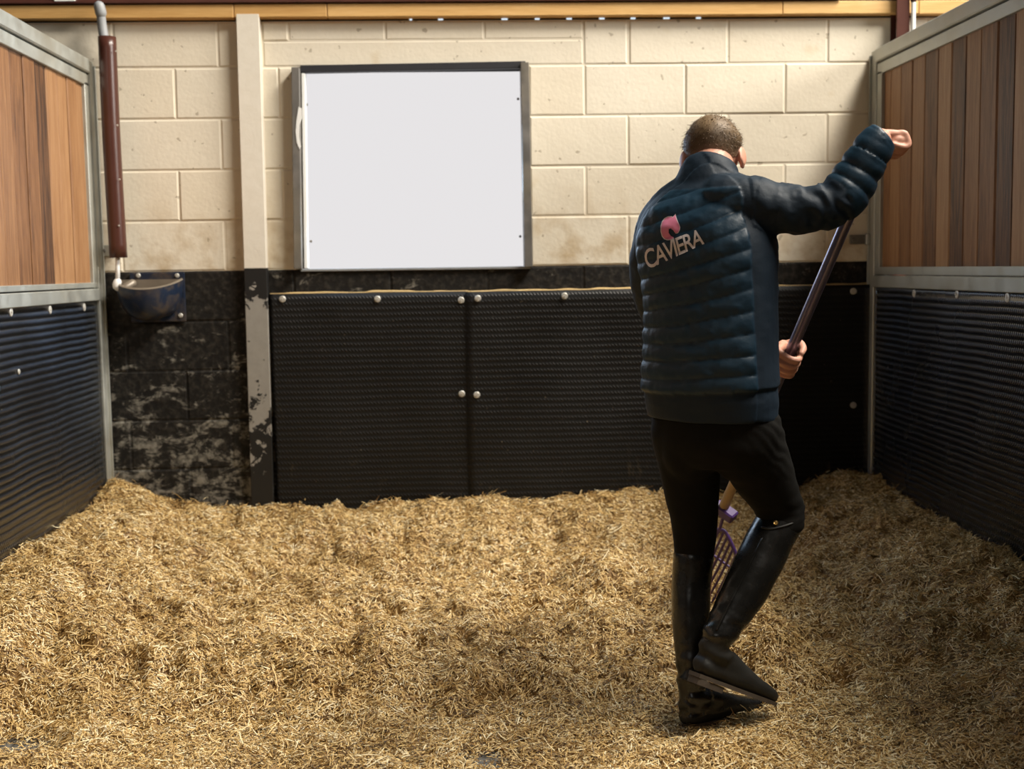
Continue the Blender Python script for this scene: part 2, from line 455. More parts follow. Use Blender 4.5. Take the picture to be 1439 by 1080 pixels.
# ---- window
win_o = struct(empty('window_1'))
k = NT('bright_panel'); em = k.n('ShaderNodeEmission'); em.inputs[0].default_value = (1.0, 0.975, 0.985, 1); em.inputs[1].default_value = 0.80
k.t.links.new(em.outputs[0], k.t.nodes['Material Output'].inputs[0]); M['bright'] = k.m
pl, pr, pt, pb = wx(429, 240), wx(737, 240), wz(580, 100), wz(580, 377.5)
box('pane', (pl, YW+0.030, pb), (pr, YW+0.036, pt), M['bright'], win_o)
obox('jamb', P(420.5, 378, YW-0.004), P(417, 97, YW-0.004), 0.034, 0.10, M['frame'], win_o)
obox('jamb', P(742, 375, YW-0.004), P(736.5, 90, YW-0.004), 0.036, 0.10, M['frame'], win_o)
obox('reveal_strip', P(431, 377, YW+0.012), P(427, 104, YW+0.012), 0.016, 0.05, M['white'], win_o)
obox('head', P(424, 99, YW+0.03), P(738, 93, YW+0.03), 0.030, 0.09, M['dark'], win_o, side=(0, 0, 1))
obox('sill', P(424, 379.5, YW+0.03), P(745, 375.5, YW+0.03), 0.012, 0.09, M['greypipe'], win_o, side=(0, 0, 1))
fl = [(419.5, 150), (424, 152), (424.5, 166), (421, 176), (420.5, 192), (423, 206), (421, 210), (417, 200), (415.5, 186), (416.5, 170)]
V = [P(a, b, YW-0.0565) for a, b in fl]+[P(a, b, YW-0.0535) for a, b in fl]; nf = len(fl)
mesh_obj('paint_flake', V, [tuple(range(nf)), tuple(range(2*nf-1, nf-1, -1))]+[(i, nf+i, nf+(i+1) % nf, (i+1) % nf) for i in range(nf)], M['white'], win_o)
def disc(name, c, nrm, r, h, mat, parent, n=14):
    nrm = np.array(nrm, float); nrm /= np.linalg.norm(nrm); c = np.array(c, float)
    u = np.cross(nrm, (0.3, 0.2, 1.0)); u /= np.linalg.norm(u); v = np.cross(nrm, u)
    secs = [(c, u*r, v*r), (c+nrm*h*0.6, u*r, v*r), (c+nrm*h, u*r*0.75, v*r*0.75), (c+nrm*h*0.8, u*r*0.32, v*r*0.32), (c+nrm*h*1.5, u*r*0.28, v*r*0.28)]
    V, F = loft(secs, n, 1); return mesh_obj(name, V, F, mat, parent, False)
for q in ((431, 147), (437, 339), (728, 139), (731, 332)):
    disc('screw', P(*q, YW+0.03), (0, -1, 0), 0.006, 0.004, M['frame'], win_o, 8)

# ---- timber wall plate, daylight gaps, steel beam, columns
plate = struct(empty('trim_1'))
tz0, tz1 = ZT+0.008, ZT+0.064
xs = [WXL, wx(331, 20), wx(461, 20), wx(1096, 10), wx(1286, 10), WXR]
for a, b in zip(xs[:-1], xs[1:]):
    box('timber_length', (a+0.001, YW-0.045, tz0+random.uniform(-.002, .002)), (b-0.001, YW+0.05, tz1), M['timber'], plate, 0.003)
box('gap_filler', (WXL, YW+0.012, ZT-0.004), (WXR, YW+0.05, tz0), M['dark'], plate)
k = NT('daylight'); em = k.n('ShaderNodeEmission'); em.inputs[0].default_value = (0.78, 0.90, 1.0, 1); em.inputs[1].default_value = 1.0
k.t.links.new(em.outputs[0], k.t.nodes['Material Output'].inputs[0]); M['daylight'] = k.m
for px_ in (577, 619, 709, 755, 800, 846, 890, 937, 982):
    c = P(px_, 20, YW); hw = random.uniform(0.009, 0.014) if px_ > 600 else 0.006
    hh = 0.008 if px_ > 700 else 0.005
    box('daylight_gap', (c[0]-hw, YW+0.004, ZT+0.004-hh*0.4), (c[0]+hw, YW+0.0125, ZT+0.004+hh), M['daylight'], plate, 0.0015)
beam = empty('steel_beam', P(600, 0, 4.9))
beam.location = (0, 0, 0)
yb = YW-0.018
obox('web', (WXL, yb, tz1+0.052), (WXR-1.35, yb, tz1+0.052), 0.10, 0.06, M['oxide'], beam, side=(0, 0, 1), bevel=0.006)
obox('flange', (WXL, yb-0.004, tz1+0.009), (WXR-1.35, yb-0.004, tz1+0.009), 0.012, 0.075, M['oxide'], beam, side=(0, 0, 1))
st = P(92, 0, yb-0.03)
box('sticker', (st[0]-0.042, yb-0.0445, tz1+0.012), (st[0]+0.042, yb-0.030, tz1+0.05), M['white'], beam)
tag(beam, 'dark red-brown steel beam running along the top of the back wall', 'beam')

def column(name, pts, wd, dp, mat, label, cat):
    root = empty(name)
    obox('front_flange', pts[0], pts[1], wd, 0.012, mat, root)
    p0 = np.array(pts[0])+(0, dp/2, 0); p1 = np.array(pts[1])+(0, dp/2, 0)
    obox('web', p0, p1, 0.012, dp, mat, root)
    obox('back_flange', np.array(pts[0])+(0, dp-0.004, 0), np.array(pts[1])+(0, dp-0.004, 0), wd, 0.010, mat, root)
    return tag(root, label, cat)
DP = 0.040
def ext(a, b, z):                           # run the line a-b on to height z
    a = np.array(a); b = np.array(b); t = (z-a[2])/(b[2]-a[2]); return a+(b-a)*t
qa, qb = P(348, 18, YW-DP), P(366, 600, YW-DP)
column('steel_column', (ext(qa, qb, 0.0), ext(qa, qb, 2.40)), 0.098, DP, M['post'], 'narrow steel post on the back wall, painted white above and peeling black and grey below', 'post')
oc = empty('steel_column')
xa = float(P(1268, 20, YW-0.05)[0])
box('front_flange', (xa-0.036, YW-0.085, 0), (xa+0.02, YW-0.073, 2.75), M['oxide'], oc)
box('web', (xa-0.012, YW-0.075, 0), (xa-0.002, YW-0.002, 2.75), M['oxide'], oc)
box('back_flange', (xa-0.036, YW-0.010, 0), (xa+0.02, YW-0.002, 2.75), M['oxide'], oc)
tag(oc, 'dark brown steel column rising behind the dark plank partition', 'post')
cb = empty('cable_conduit')
V, F = limb([(xa+0.034, YW-0.09, 1.9), (xa+0.034, YW-0.09, 2.47)], [0.010, 0.010], 12, 1); mesh_obj('white_tube', V, F, M['white'], cb, True)
V, F = limb([(xa+0.034, YW-0.09, 2.43), (xa+0.034, YW-0.09, 2.8)], [0.0125, 0.0125], 12, 1); mesh_obj('sleeve', V, F, M['pipe'], cb, True)
V, F = limb([(xa+0.034, YW-0.098, 2.462), (xa+0.05, YW-0.098, 2.464)], [0.006, 0.006], 8, 1); mesh_obj('clip', V, F, M['white'], cb, True)
tag(cb, 'thin white conduit with brown sleeve beside the dark steel column', 'conduit')

# ------------------------------------------------------------------ partitions
YP0 = 1.2
def partition(X, s, mid_px, label, bracket_z):
    """X: face towards the stall; s = +1 when the stall lies on the +x side"""
    root = empty('stall_partition', (X, YW, 0)); root.location = (0, 0, 0)
    xin = X; xo = X-s*0.05
    def bx(name, x0, x1, y0, y1, z0, z1, mat, bev=0.003, par=root):
        return box(name, (min(x0, x1), y0, z0), (max(x0, x1), y1, z1), mat, par, bev)
    ztop, zr0, zr1, zr2 = mid_px
    ye = YW-0.012
    # post on the wall: channel with a narrow lip
    bx('end_post', xin+s*0.012, xo, ye-0.062, ye, 0.0, ztop, M['steel'], 0.004)
    bx('post_lip', xin+s*0.022, xin+s*0.010, ye-0.012, ye-0.002, 0.0, ztop-0.02, M['steel'], 0.001)
    bx('inner_channel', xin+s*0.006, xo, ye-0.118, ye-0.064, zr1, ztop-0.1, M['steel'], 0.002)
    # top rail: box section over a channel
    bx('top_rail', xin+s*0.018, xo-s*0.01, YP0, ye-0.064, ztop-0.058, ztop, M['steel'], 0.005)
    bx('top_channel', xin+s*0.006, xo, YP0, ye-0.064, ztop-0.112, ztop-0.064, M['steel'], 0.002)
    # middle rail: two channels with a dark joint
    bx('middle_rail', xin+s*0.008, xo, YP0, ye-0.064, zr1+0.002, zr0, M['steel'], 0.002)
    bx('middle_rail', xin+s*0.016, xo, YP0, ye-0.064, zr2, zr1-0.003, M['steel'], 0.003)
    # vertical planks, one object each
    y = ye-0.066; base = None
    while y > YP0:
        wd = 0.1285+random.uniform(-0.006, 0.006); y0 = y-wd
        dx = s*random.uniform(-0.003, 0.002)
        bx('plank', xin-s*0.006+dx, xin-s*0.034, y0+0.0030, y-0.0030, zr0-0.01, ztop-0.105, M['plank'], 0.004)
        y = y0
    # brackets to the wall
    zb = bracket_z
    # rubber sheet on the lower half
    nu, nv = 90, 34; V = []; F = []
    ys = np.linspace(YP0, ye-0.064, nu); zs = np.linspace(0.0, zr2+0.002, nv)
    g = np.array([(yy, zz_, 0) for zz_ in zs for yy in ys])
    d = 0.014*(fbm(g*(1.6, 1.6, 1), 2)-0.5)+0.006*(fbm(g*(5, 4, 1)+9, 2)-0.5)
    for (yy, zz_, _), dd in zip(g, d): V.append((xin+s*(0.004+dd), yy, zz_))
    n0 = len(V)
    for (yy, zz_, _) in g: V.append((xin-s*0.022, yy, zz_))
    for j in range(nv-1):
        for i in range(nu-1):
            a = j*nu+i; q = (a, a+1, a+nu+1, a+nu)
            F.append(q if s < 0 else q[::-1]); F.append(tuple(n0+t for t in (q[::-1] if s < 0 else q)))
    for j in range(nv-1):
        for i in (0, nu-1):
            a = j*nu+i; F.append((a, a+nu, n0+a+nu, n0+a))
    for i in range(nu-1):
        for j in (0, nv-1):
            a = j*nu+i; F.append((a, a+1, n0+a+1, n0+a))
    sheet = mesh_obj('rubber_sheet', V, F, M['sheen_tinted_rubber'], root, True)
    return tag(root, label, 'partition'), sheet
lz = [float(PX(134, 91, XL)[2]), float(PX(128, 397, XL)[2]), float(PX(134, 404.5, XL)[2]), float(PX(136, 422, XL)[2])]
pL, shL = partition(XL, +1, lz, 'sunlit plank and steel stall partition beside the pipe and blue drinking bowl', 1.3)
rz = [float(PX(1229, 72, XR)[2]), float(PX(1240, 375, XR)[2]), float(PX(1239, 386, XR)[2]), float(PX(1232, 403, XR)[2])]
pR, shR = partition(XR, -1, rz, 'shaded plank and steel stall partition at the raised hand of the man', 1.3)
for q in ((15, 438), (70, 435), (118, 431.5)):
    disc('washer', PX(*q, XL+0.006), (1, 0, 0), 0.016, 0.004, M['zinc'], pL)
disc('washer', PX(26, 522, XL+0.006), (1, 0, 0), 0.010, 0.004, M['zinc'], pL)
for q in ((1285, 412), (1345, 413), (1416, 418)):
    disc('washer', PX(*q, XR-0.006), (-1, 0, 0), 0.016, 0.004, M['zinc'], pR)
a = P(142, 352, YW-0.03)
box('bracket', (a[0], YW-0.016, a[2]-0.024), (a[0]+0.055, YW-0.008, a[2]+0.024), M['steel'], pL, 0.002)
disc('bolt', (a[0]+0.008, YW-0.016, a[2]), (0, -1, 0), 0.010, 0.008, M['frame'], pL, 8)
a = P(1222, 336, YW-0.03)
box('bracket', (a[0]-0.085, YW-0.016, a[2]-0.020), (a[0], YW-0.008, a[2]+0.020), M['frame'], pR, 0.002)
box('bracket_hinge', (a[0]-0.016, YW-0.034, a[2]-0.026), (a[0]+0.004, YW-0.014, a[2]+0.026), M['steel'], pR, 0.004)
disc('bolt', (a[0]-0.068, YW-0.016, a[2]), (0, -1, 0), 0.009, 0.007, M['frame'], pR, 8)

# ------------------------------------------------------------------ rubber mats on the back wall
def wall_mat(c00, c10, yoff, label, seed):
    root = empty('rubber_mat')
    nu, nv = 60, 34; V = []; F = []
    a = P(*c00, YW-yoff); b = P(*c10, YW-yoff)
    g = []
    for j in range(nv):
        for i in range(nu):
            t = i/(nu-1); top = a[2]+(b[2]-a[2])*t; g.append((a[0]+(b[0]-a[0])*t, 0.02+(top-0.02)*j/(nv-1), seed))
    g = np.array(g); d = 0.010*(fbm(g*(2.2, 2.0, 1), 2)-0.5)+0.004*(fbm(g*(7, 5, 1)+9, 2)-0.5)
    for (x, z, _), dd in zip(g, d): V.append((x, YW-yoff-0.003+dd, z))
    n0 = len(V)
    for (x, z, _) in g: V.append((x, YW-yoff+0.011, z))
    for j in range(nv-1):
        for i in range(nu-1):
            q = (j*nu+i, j*nu+i+1, (j+1)*nu+i+1, (j+1)*nu+i); F.append(q); F.append(tuple(n0+t for t in q[::-1]))
    for j in range(nv-1):
        for i in (0, nu-1): F.append((j*nu+i, (j+1)*nu+i, n0+(j+1)*nu+i, n0+j*nu+i))
    for i in range(nu-1):
        for j in (0, nv-1): F.append((j*nu+i, j*nu+i+1, n0+j*nu+i+1, n0+j*nu+i))
    sh = mesh_obj('sheet', V, F, M['rubber'], root, True)
    return tag(root, label, 'mat', 'rubber mats on the back wall'), a, b
m1, a1, b1 = wall_mat((379, 413), (658, 409), 0.018, 'black ribbed rubber wall mat between the peeling steel post and the mat seam', 1)
m2, a2, b2 = wall_mat((655, 410), (1222, 399.5), 0.027, 'wider black ribbed rubber wall mat running behind the man', 2)
for q, m_, yo in (((397, 420), m1, .024), ((530.5, 420), m1, .024), ((648, 421.5), m1, .024), ((649, 553), m1, .024),
                  ((671.5, 419), m2, .037), ((793.5, 415.5), m2, .037), ((1199, 409), m2, .037), ((670, 554.5), m2, .037), ((1199, 569), m2, .037), ((910, 412), m2, .037)):
    disc('washer', P(*q, YW-yo), (0, -1, 0), 0.0145, 0.006, M['zinc'], m_)
k = mat_plain('chaff', (0.42, 0.28, 0.10), (0.62, 0.45, 0.22), 0.8, sc=80)
for (a, b, m_, dpt) in ((a1, b1, m1, 0.006), (a2, b2, m2, 0.014)):
    V = []; F = []; nn = 160
    for i in range(nn):
        t = i/(nn-1); p = a+(b-a)*t; hgt = 0.003+0.010*max(0, vnoise(np.array([[p[0]*14, 3.3, 1]]))[0]-0.35)
        V += [(p[0], YW-0.002, p[2]-0.004), (p[0], YW-0.002-dpt*1.6, p[2]-0.001), (p[0], YW-0.002-dpt, p[2]+hgt), (p[0], YW-0.001, p[2]+hgt*1.2)]
    for i in range(nn-1):
        for c in range(3): q = i*4+c; F.append((q, q+1, q+5, q+4))
    o = mesh_obj('chaff_ledge', V, F, k, m_, True); o['kind'] = 'stuff'

# ------------------------------------------------------------------ pipe and drinker
pp = empty('drain_pipe')
yp = YW-0.09
V, F = limb([P(150.5, 52, yp), P(157, 200, yp), P(166.5, 362, yp)], [0.0375]*3, 24, 6, cap=False); mesh_obj('brown_sleeve', V, F, M['pipe'], pp, True)
V, F = limb([P(141, 14, yp-0.01), P(144, 40, yp), P(149.5, 72, yp)], [0.0185, 0.0195, 0.0195], 16, 4, cap=False); mesh_obj('grey_inner_pipe', V, F, M['greypipe'], pp, True)
V, F = limb([P(139.5, 9, yp-0.015), P(141.8, 18, yp-0.01)], [0.0225, 0.0235], 16, 2); mesh_obj('collar', V, F, M['greypipe'], pp, True)
V, F = limb([P(165, 350, yp), P(165.5, 398, yp)], [0.0095, 0.0095], 12, 2, cap=False); mesh_obj('white_feed_tube', V, F, M['white'], pp, True)
V, F = limb([P(165.2, 396, yp), P(164, 402, yp), P(171, 407, yp+0.01)], [0.017, 0.0175, 0.012], 12, 3); mesh_obj('elbow', V, F, M['white'], pp, True)
for q in ((163, 72), (165, 176), (168, 252), (167, 317)):
    disc('screw', P(*q, yp-0.037), (0, -1, 0), 0.004, 0.003, M['zinc'], pp, 8)
tag(pp, 'brown pipe sleeve on the wall feeding the blue water bowl', 'pipe')

def mat_bowl():
    k = NT('worn_blue_enamel', 0.32, 0.25); n = k.noise(k.pos, 16, 5, 0.6, 0.5); n2 = k.noise(k.pos, 5, 3)
    base = k.mix(n2, (0.010, 0.017, 0.034), (0.018, 0.030, 0.062))
    base = k.mix(k.math('MULTIPLY', k.mrange(n, 0.45, 0.66), 0.8), base, (0.10, 0.076, 0.055))
    k.col(base); k.bump(n, 0.001, 0.4); return k.m
M['bowl'] = mat_bowl(); M['bowl_in'] = mat_plain('worn_steel_bowl', (0.14, 0.115, 0.085), (0.26, 0.22, 0.17), 0.4, 0.2, 14)
dr = empty('water_bowl')
x0, x1 = wx(184, 410), wx(261, 410); z0, z1 = wz(220, 452), wz(220, 382.5)
box('back_plate', (x0, YW-0.016, z0), (x1, YW-0.003, z1), M['bowl'], dr, 0.005, 2)
cx, cz = wx(213, 410), wz(213, 404)
RX, RY, RH = 0.142, 0.150, 0.140
def bowl_shell(sc, off, depth):
    V = []; F = []; nu, nv = 28, 10
    for j in range(nv+1):
        t = j/nv; r = math.cos(t*PI/2*0.93)**0.55
        for i in range(nu+1):
            a = PI*i/nu
            x = cx+RX*sc*r*math.cos(a); y = YW-0.014-RY*sc*(r**1.05)*math.sin(a)
            zt = cz+0.034-0.040*math.sin(a)**1.3
            V.append((x, y, zt-(depth+0.02*(1-math.sin(a)))*math.sin(t*PI/2)+off))
    for j in range(nv):
        for i in range(nu): q = j*(nu+1)+i; F.append((q, q+1, q+nu+2, q+nu+1))
    return V, F
V, F = bowl_shell(1.0, 0, RH); mesh_obj('bowl', V, F, M['bowl'], dr, True)
V2, F2 = bowl_shell(0.93, 0.001, RH-0.02); mesh_obj('bowl_lining', V2, [f[::-1] for f in F2], M['bowl_in'], dr, True)
V = []; F = []
for i in range(29): V += [V2[i], (V2[i][0]*.5+bowl_shell(1.0, 0.007, RH)[0][i][0]*.5, V2[i][1]*.5+bowl_shell(1.0, 0.007, RH)[0][i][1]*.5, V2[i][2]+0.006), bowl_shell(1.005, 0.0, RH)[0][i]]
for i in range(28):
    for c in (0, 1): q = i*3+c; F.append((q, q+3, q+4, q+1))
mesh_obj('rim', V, F, M['bowl_in'], dr, True)
box('back_lining', (cx-RX*0.9, YW-0.020, cz-0.03), (cx+RX*0.95, YW-0.0155, cz+0.036), M['bowl_in'], dr)
for q in ((194.5, 387), (249, 387), (254, 443)):
    disc('bolt', P(*q, YW-0.016), (0, -1, 0), 0.010, 0.007, M['zinc'], dr, 10)
V, F = limb([P(171, 406, YW-0.08), P(178, 403, YW-0.07), P(186, 398, YW-0.05)], [0.016, 0.018, 0.018], 12, 3); mesh_obj('inlet', V, F, M['bowl_in'], dr, True)
tag(dr, 'blue enamelled drinking bowl with worn rim on the black painted wall', 'drinker')

# ------------------------------------------------------------------ straw bedding
def lump(x, y, cx_, cy_, r, h): return h*np.exp(-((x-cx_)**2+(y-cy_)**2)/(r*r))
B1, B2 = PZ(8, 1068, 0.0), PZ(688, 1072, 0.0)
def bareness(x, y, k=1.0):
    n_ = fbm(np.stack([x*9, y*9, np.zeros_like(x)], -1).reshape(-1, 3), 2).reshape(np.shape(x))-0.5
    b = 1-sstep(0.06*k**0.5, 0.15*k**0.5, np.hypot((x-B1[0])*0.9, (y-B1[1])*0.8)+0.06*n_)
    return np.maximum(b, 0.9*(1-sstep(0.02*k**0.5, 0.09*k**0.5, np.hypot(x-B2[0], (y-B2[1])*0.7)+0.12*n_)))
def bed(x, y):
    x = np.asarray(x, float); y = np.asarray(y, float)
    q = np.stack([x, y, np.zeros_like(x)], -1).reshape(-1, 3)
    nz = lambda s, o, k=2: fbm(q*s+o, k).reshape(x.shape)
    th = 0.35+0.3*nz(1.7, 31)
    bed_ = 0.095*sstep(3.38, 3.72, y+0.25*(nz(2.2, 5)-0.5))
    lft = 0.225*(1-sstep(0.02, 0.62+0.15*nz(2, 8), x-XL))
    rgt = 0.205*(1-sstep(0.04, 0.85, XR-x))
    bck = 0.155*(1-sstep(0.03, 0.50, YW-y))
    h = 0.018+bed_+np.maximum(np.maximum(lft, rgt), bck)+0.10*np.minimum(np.minimum(lft+rgt, 0.25), bck)
    am = (0.35+0.65*sstep(3.3, 3.7, y))*(0.40+0.60*sstep(0.05, 0.55, np.minimum(YW-y, np.minimum(x-XL, XR-x)+0.1)))
    h = h+am*(0.095*(nz(3.1, 11, 2)-0.5)+0.10*(nz(7.5, 3, 2)-0.5)+0.046*(nz(17, 7, 2)-0.5)+0.018*(nz(42, 1, 2)-0.5))
    h = h-am*0.060*sstep(0.62, 0.82, nz(8.0, 21, 2))-am*0.030*sstep(0.60, 0.80, nz(21.0, 29, 2))
    rid = 1-np.abs(2*nz(5.0, 77, 2)-1); h = h+am*0.035*(rid**3)
    h = h+lump(x, y, 0.93, 3.72, 0.17, 0.10)-lump(x, y, 1.20, 3.78, 0.17, 0.10)+lump(x, y, 0.48, 4.55, 0.20, 0.09)-lump(x, y, 0.32, 4.42, 0.08, 0.05)
    h = h+lump(x, y, -1.45, 5.3, 0.16, 0.05)+lump(x, y, XR-0.1, 5.3, 0.22, 0.02)+lump(x, y, 0.75, 5.3, 0.3, 0.03)
    h = h+lump(x, y, 0.84, 4.15, 0.16, 0.06)
    h = np.where((x-0.70)**2+(y-3.28)**2 < 0.09, np.minimum(h, 0.03+0.3*np.maximum(np.sqrt((x-0.70)**2+(y-3.28)**2)-0.14, 0)), h)
    h = h*(1-0.92*bareness(x, y, 2.4))
    return np.maximum(h, 0.006)
nx, ny = 340, 330
gx = np.linspace(XL+0.01, XR-0.01, nx); gy = np.concatenate([np.linspace(0.6, 2.7, 30), np.linspace(2.72, YW-0.012, ny-30)])
X_, Y_ = np.meshgrid(gx, gy); Z_ = bed(X_, Y_)-0.011-0.08*bareness(X_, Y_)
V = np.stack([X_, Y_, Z_], -1).reshape(-1, 3)
me = bpy.data.meshes.new('straw_bedding')
ii = (np.arange(ny-1)[:, None]*nx+np.arange(nx-1)[None, :]).ravel()
FQ = np.stack([ii, ii+1, ii+nx+1, ii+nx], -1)
def quick_mesh(me, V, Q):
    me.vertices.add(len(V)); me.vertices.foreach_set('co', np.asarray(V, np.float32).ravel())
    me.loops.add(Q.size); me.loops.foreach_set('vertex_index', Q.astype(np.int32).ravel())
    me.polygons.add(len(Q)); me.polygons.foreach_set('loop_start', np.arange(0, Q.size, Q.shape[1], dtype=np.int32))
    me.update(calc_edges=True)
# loose pieces lying over the bed
TONE = []
def straws(n, xr, yr, lmin, lmax, wmin, wmax, tilt, lift, thin):
    x = RNG.uniform(*xr, n); y = RNG.uniform(*yr, n)
    # in the frame (with a margin) only, and thinner where the floor shows through
    lim = np.abs(x-0.046*y) < (0.42*y+0.25); x, y = x[lim], y[lim]
    q = np.stack([x, y, np.zeros_like(x)], -1)
    bare = bareness(x, y)
    keep = RNG.random(len(x)) > bare*thin; x, y = x[keep], y[keep]; n = len(x)
    e = 0.012; hx = (bed(x+e, y)-bed(x-e, y))/(2*e); hy = (bed(x, y+e)-bed(x, y-e))/(2*e)
    z = bed(x, y)+np.abs(RNG.normal(0, lift, n))
    q0 = np.stack([x, y, np.zeros_like(x)], -1)
    # direction follows gentle swirls with much scatter
    th = fbm(np.stack([x*5, y*5, np.zeros_like(x)], -1)+50, 2)*9+RNG.normal(0, 1.0, n)
    L = RNG.uniform(lmin, lmax, n)*RNG.uniform(0.6, 1.15, n); Wd = RNG.uniform(wmin, wmax, n)
    d = np.stack([np.cos(th), np.sin(th), 0.55*np.clip(hx*np.cos(th)+hy*np.sin(th), -1, 1)+RNG.normal(0, tilt, n)], -1)
    d /= np.linalg.norm(d, axis=1)[:, None]
    nn = np.stack([-hx, -hy, np.ones(n)], -1)+RNG.normal(0, 0.35, (n, 3)); s = np.cross(d, nn); s /= np.linalg.norm(s, axis=1)[:, None]
    up = np.cross(s, d)
    c = np.stack([x, y, z], -1); bend = (RNG.normal(0, 0.05, n)*L)[:, None]*up + (RNG.normal(0, 0.04, n)*L)[:, None]*s
    c[:, 2] += np.abs(d[:, 2])*L*0.15
    c[:, 0] = np.clip(c[:, 0], XL+0.02, XR-0.02); c[:, 1] = np.minimum(c[:, 1], YW-0.055)
    h = (L/2)[:, None]*d; sw = (Wd/2)[:, None]*s
    V = np.stack([c-h-sw*0.8, c-h+sw*0.8, c+bend-sw, c+bend+sw, c+h-sw*0.6, c+h+sw*0.6], 1)
    V[:, :, 0] = np.clip(V[:, :, 0], XL+0.008, XR-0.008); V[:, :, 1] = np.minimum(V[:, :, 1], YW-0.034)
    V = V.reshape(-1, 3)
    TONE.append(0.30*(fbm(q0*5.5+91, 3)-0.5)+0.16*(fbm(q0*17+33, 2)-0.5))
    b = np.arange(n)[:, None]*6
    Q = np.stack([b+0, b+1, b+3, b+2, b+2, b+3, b+5, b+4], -1).reshape(-1, 4)
    return V, Q, n
parts_ = [straws(440000, (XL+0.01, XR-0.01), (2.40, YW-0.02), 0.010, 0.026, 0.0020, 0.0038, 0.20, 0.005, 0.95),
          straws(85000, (XL+0.01, XR-0.01), (2.40, 4.4), 0.012, 0.034, 0.0018, 0.0034, 0.34, 0.008, 0.95),
          straws(12000, (XL+0.01, XR-0.01), (2.40, YW-0.02), 0.030, 0.070, 0.0020, 0.0034, 0.40, 0.012, 0.9)]
VS = np.vstack([p[0] for p in parts_]); off = 0; QS = []
for p in parts_: QS.append(p[1]+off); off += len(p[0])
QS = np.vstack(QS); nS = off//6
VA = np.vstack([V, VS]); QA = np.vstack([FQ, QS+len(V)])
quick_mesh(me, VA, QA)
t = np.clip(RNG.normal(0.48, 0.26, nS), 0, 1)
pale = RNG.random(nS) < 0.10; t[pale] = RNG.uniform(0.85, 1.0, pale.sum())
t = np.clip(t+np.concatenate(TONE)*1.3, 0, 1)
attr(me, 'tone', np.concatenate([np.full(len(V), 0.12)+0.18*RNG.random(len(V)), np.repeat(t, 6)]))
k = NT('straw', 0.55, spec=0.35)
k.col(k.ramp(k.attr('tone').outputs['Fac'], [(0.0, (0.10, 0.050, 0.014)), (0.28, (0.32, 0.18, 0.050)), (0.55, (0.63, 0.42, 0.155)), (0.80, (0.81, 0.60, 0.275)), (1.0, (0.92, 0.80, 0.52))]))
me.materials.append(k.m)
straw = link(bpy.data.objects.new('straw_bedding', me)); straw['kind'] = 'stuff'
tag(straw, 'deep chopped straw bedding banked up against the stall walls', 'straw')

# ------------------------------------------------------------------ the fork
def mat_handle():
    k = NT('purple_black_metal', 0.30, 0.6); n = k.noise(k.pos, 25, 3)
    k.col(k.mix(n, (0.16, 0.14, 0.20), (0.25, 0.225, 0.31))); return k.m
M['handle'] = mat_handle(); M['ash'] = mat_wood('ash_handle', [(0.2, (0.30, 0.19, 0.09)), (0.8, (0.52, 0.37, 0.20))], var=0.0)
M['purple'] = mat_plain('purple_plastic', (0.060, 0.026, 0.13), (0.085, 0.038, 0.175), 0.4)
HL = P(1107, 503, 3.62); HF = P(1017, 712, 3.96)
hd = (HL-HF); hd /= np.linalg.norm(hd)                 # up the handle
HT = HL+hd*0.66
fork = empty('stable_fork', tuple(HF)); fork.location = (0, 0, 0)
jn = HF+hd*0.20
RH_ = 0.0165
V, F = limb([jn, HL, HT], [RH_]*3, 18, 6); mesh_obj('handle', V, F, M['handle'], fork, True)
V, F = limb([HF-hd*0.02, jn+hd*0.03], [0.0170, 0.0155], 18, 3); o = mesh_obj('lower_handle', V, F, M['ash'], fork, True); o['label'] = 'pale wooden lower end of the handle'
vdir = HF-np.array(CAMP); vdir /= np.linalg.norm(vdir)
fw = np.cross(hd, vdir); fw /= np.linalg.norm(fw)       # across the head
if fw[0] < 0: fw = -fw
fw = fw*0.90+np.cross(fw, hd)*0.30; fw -= hd*np.dot(fw, hd); fw /= np.linalg.norm(fw)
fn = np.cross(hd, fw)
if fn[1] > 0: fn = -fn                                   # towards the camera
obox('socket', HF+hd*0.004+fw*0.010, HF-hd*0.030+fw*0.010, 0.078, 0.045, M['purple'], fork, side=fw, bevel=0.005)
for o_ in (-0.034, -0.012, 0.010):
    V, F = limb([HF-hd*0.025+fw*o_, HF-hd*0.10+fw*(o_*1.9)], [0.0055, 0.0055], 8, 2); mesh_obj('strut', V, F, M['purple'], fork, True)
root_pts = []
NT_ = 11
for i in range(NT_):
    u = (i-(NT_-1)/2)/((NT_-1)/2); wv = u*0.088+0.034
    dr_ = 0.085+0.075*abs(u)**1.3
    a = HF-hd*dr_+fw*wv; b_ = HF-hd*0.24+fw*wv*1.03+fn*0.012; c_ = HF-hd*0.36+fw*wv*1.06+fn*0.05
    root_pts.append(a)
    V, F = limb([a, b_, c_], [0.0045, 0.0045, 0.003], 8, 4); mesh_obj('tine', V, F, M['purple'], fork, True)
V, F = limb(root_pts, [0.0065]*NT_, 8, 2); mesh_obj('shoulder_bar', V, F, M['purple'], fork, True)
V, F = limb([HF-hd*0.20+fw*(-0.056)+fn*0.004, HF-hd*0.20+fw*0.124+fn*0.004], [0.0045]*2, 8, 2); mesh_obj('cross_bar', V, F, M['purple'], fork, True)
tag(fork, 'purple stable fork with long dark handle gripped by the man', 'fork')

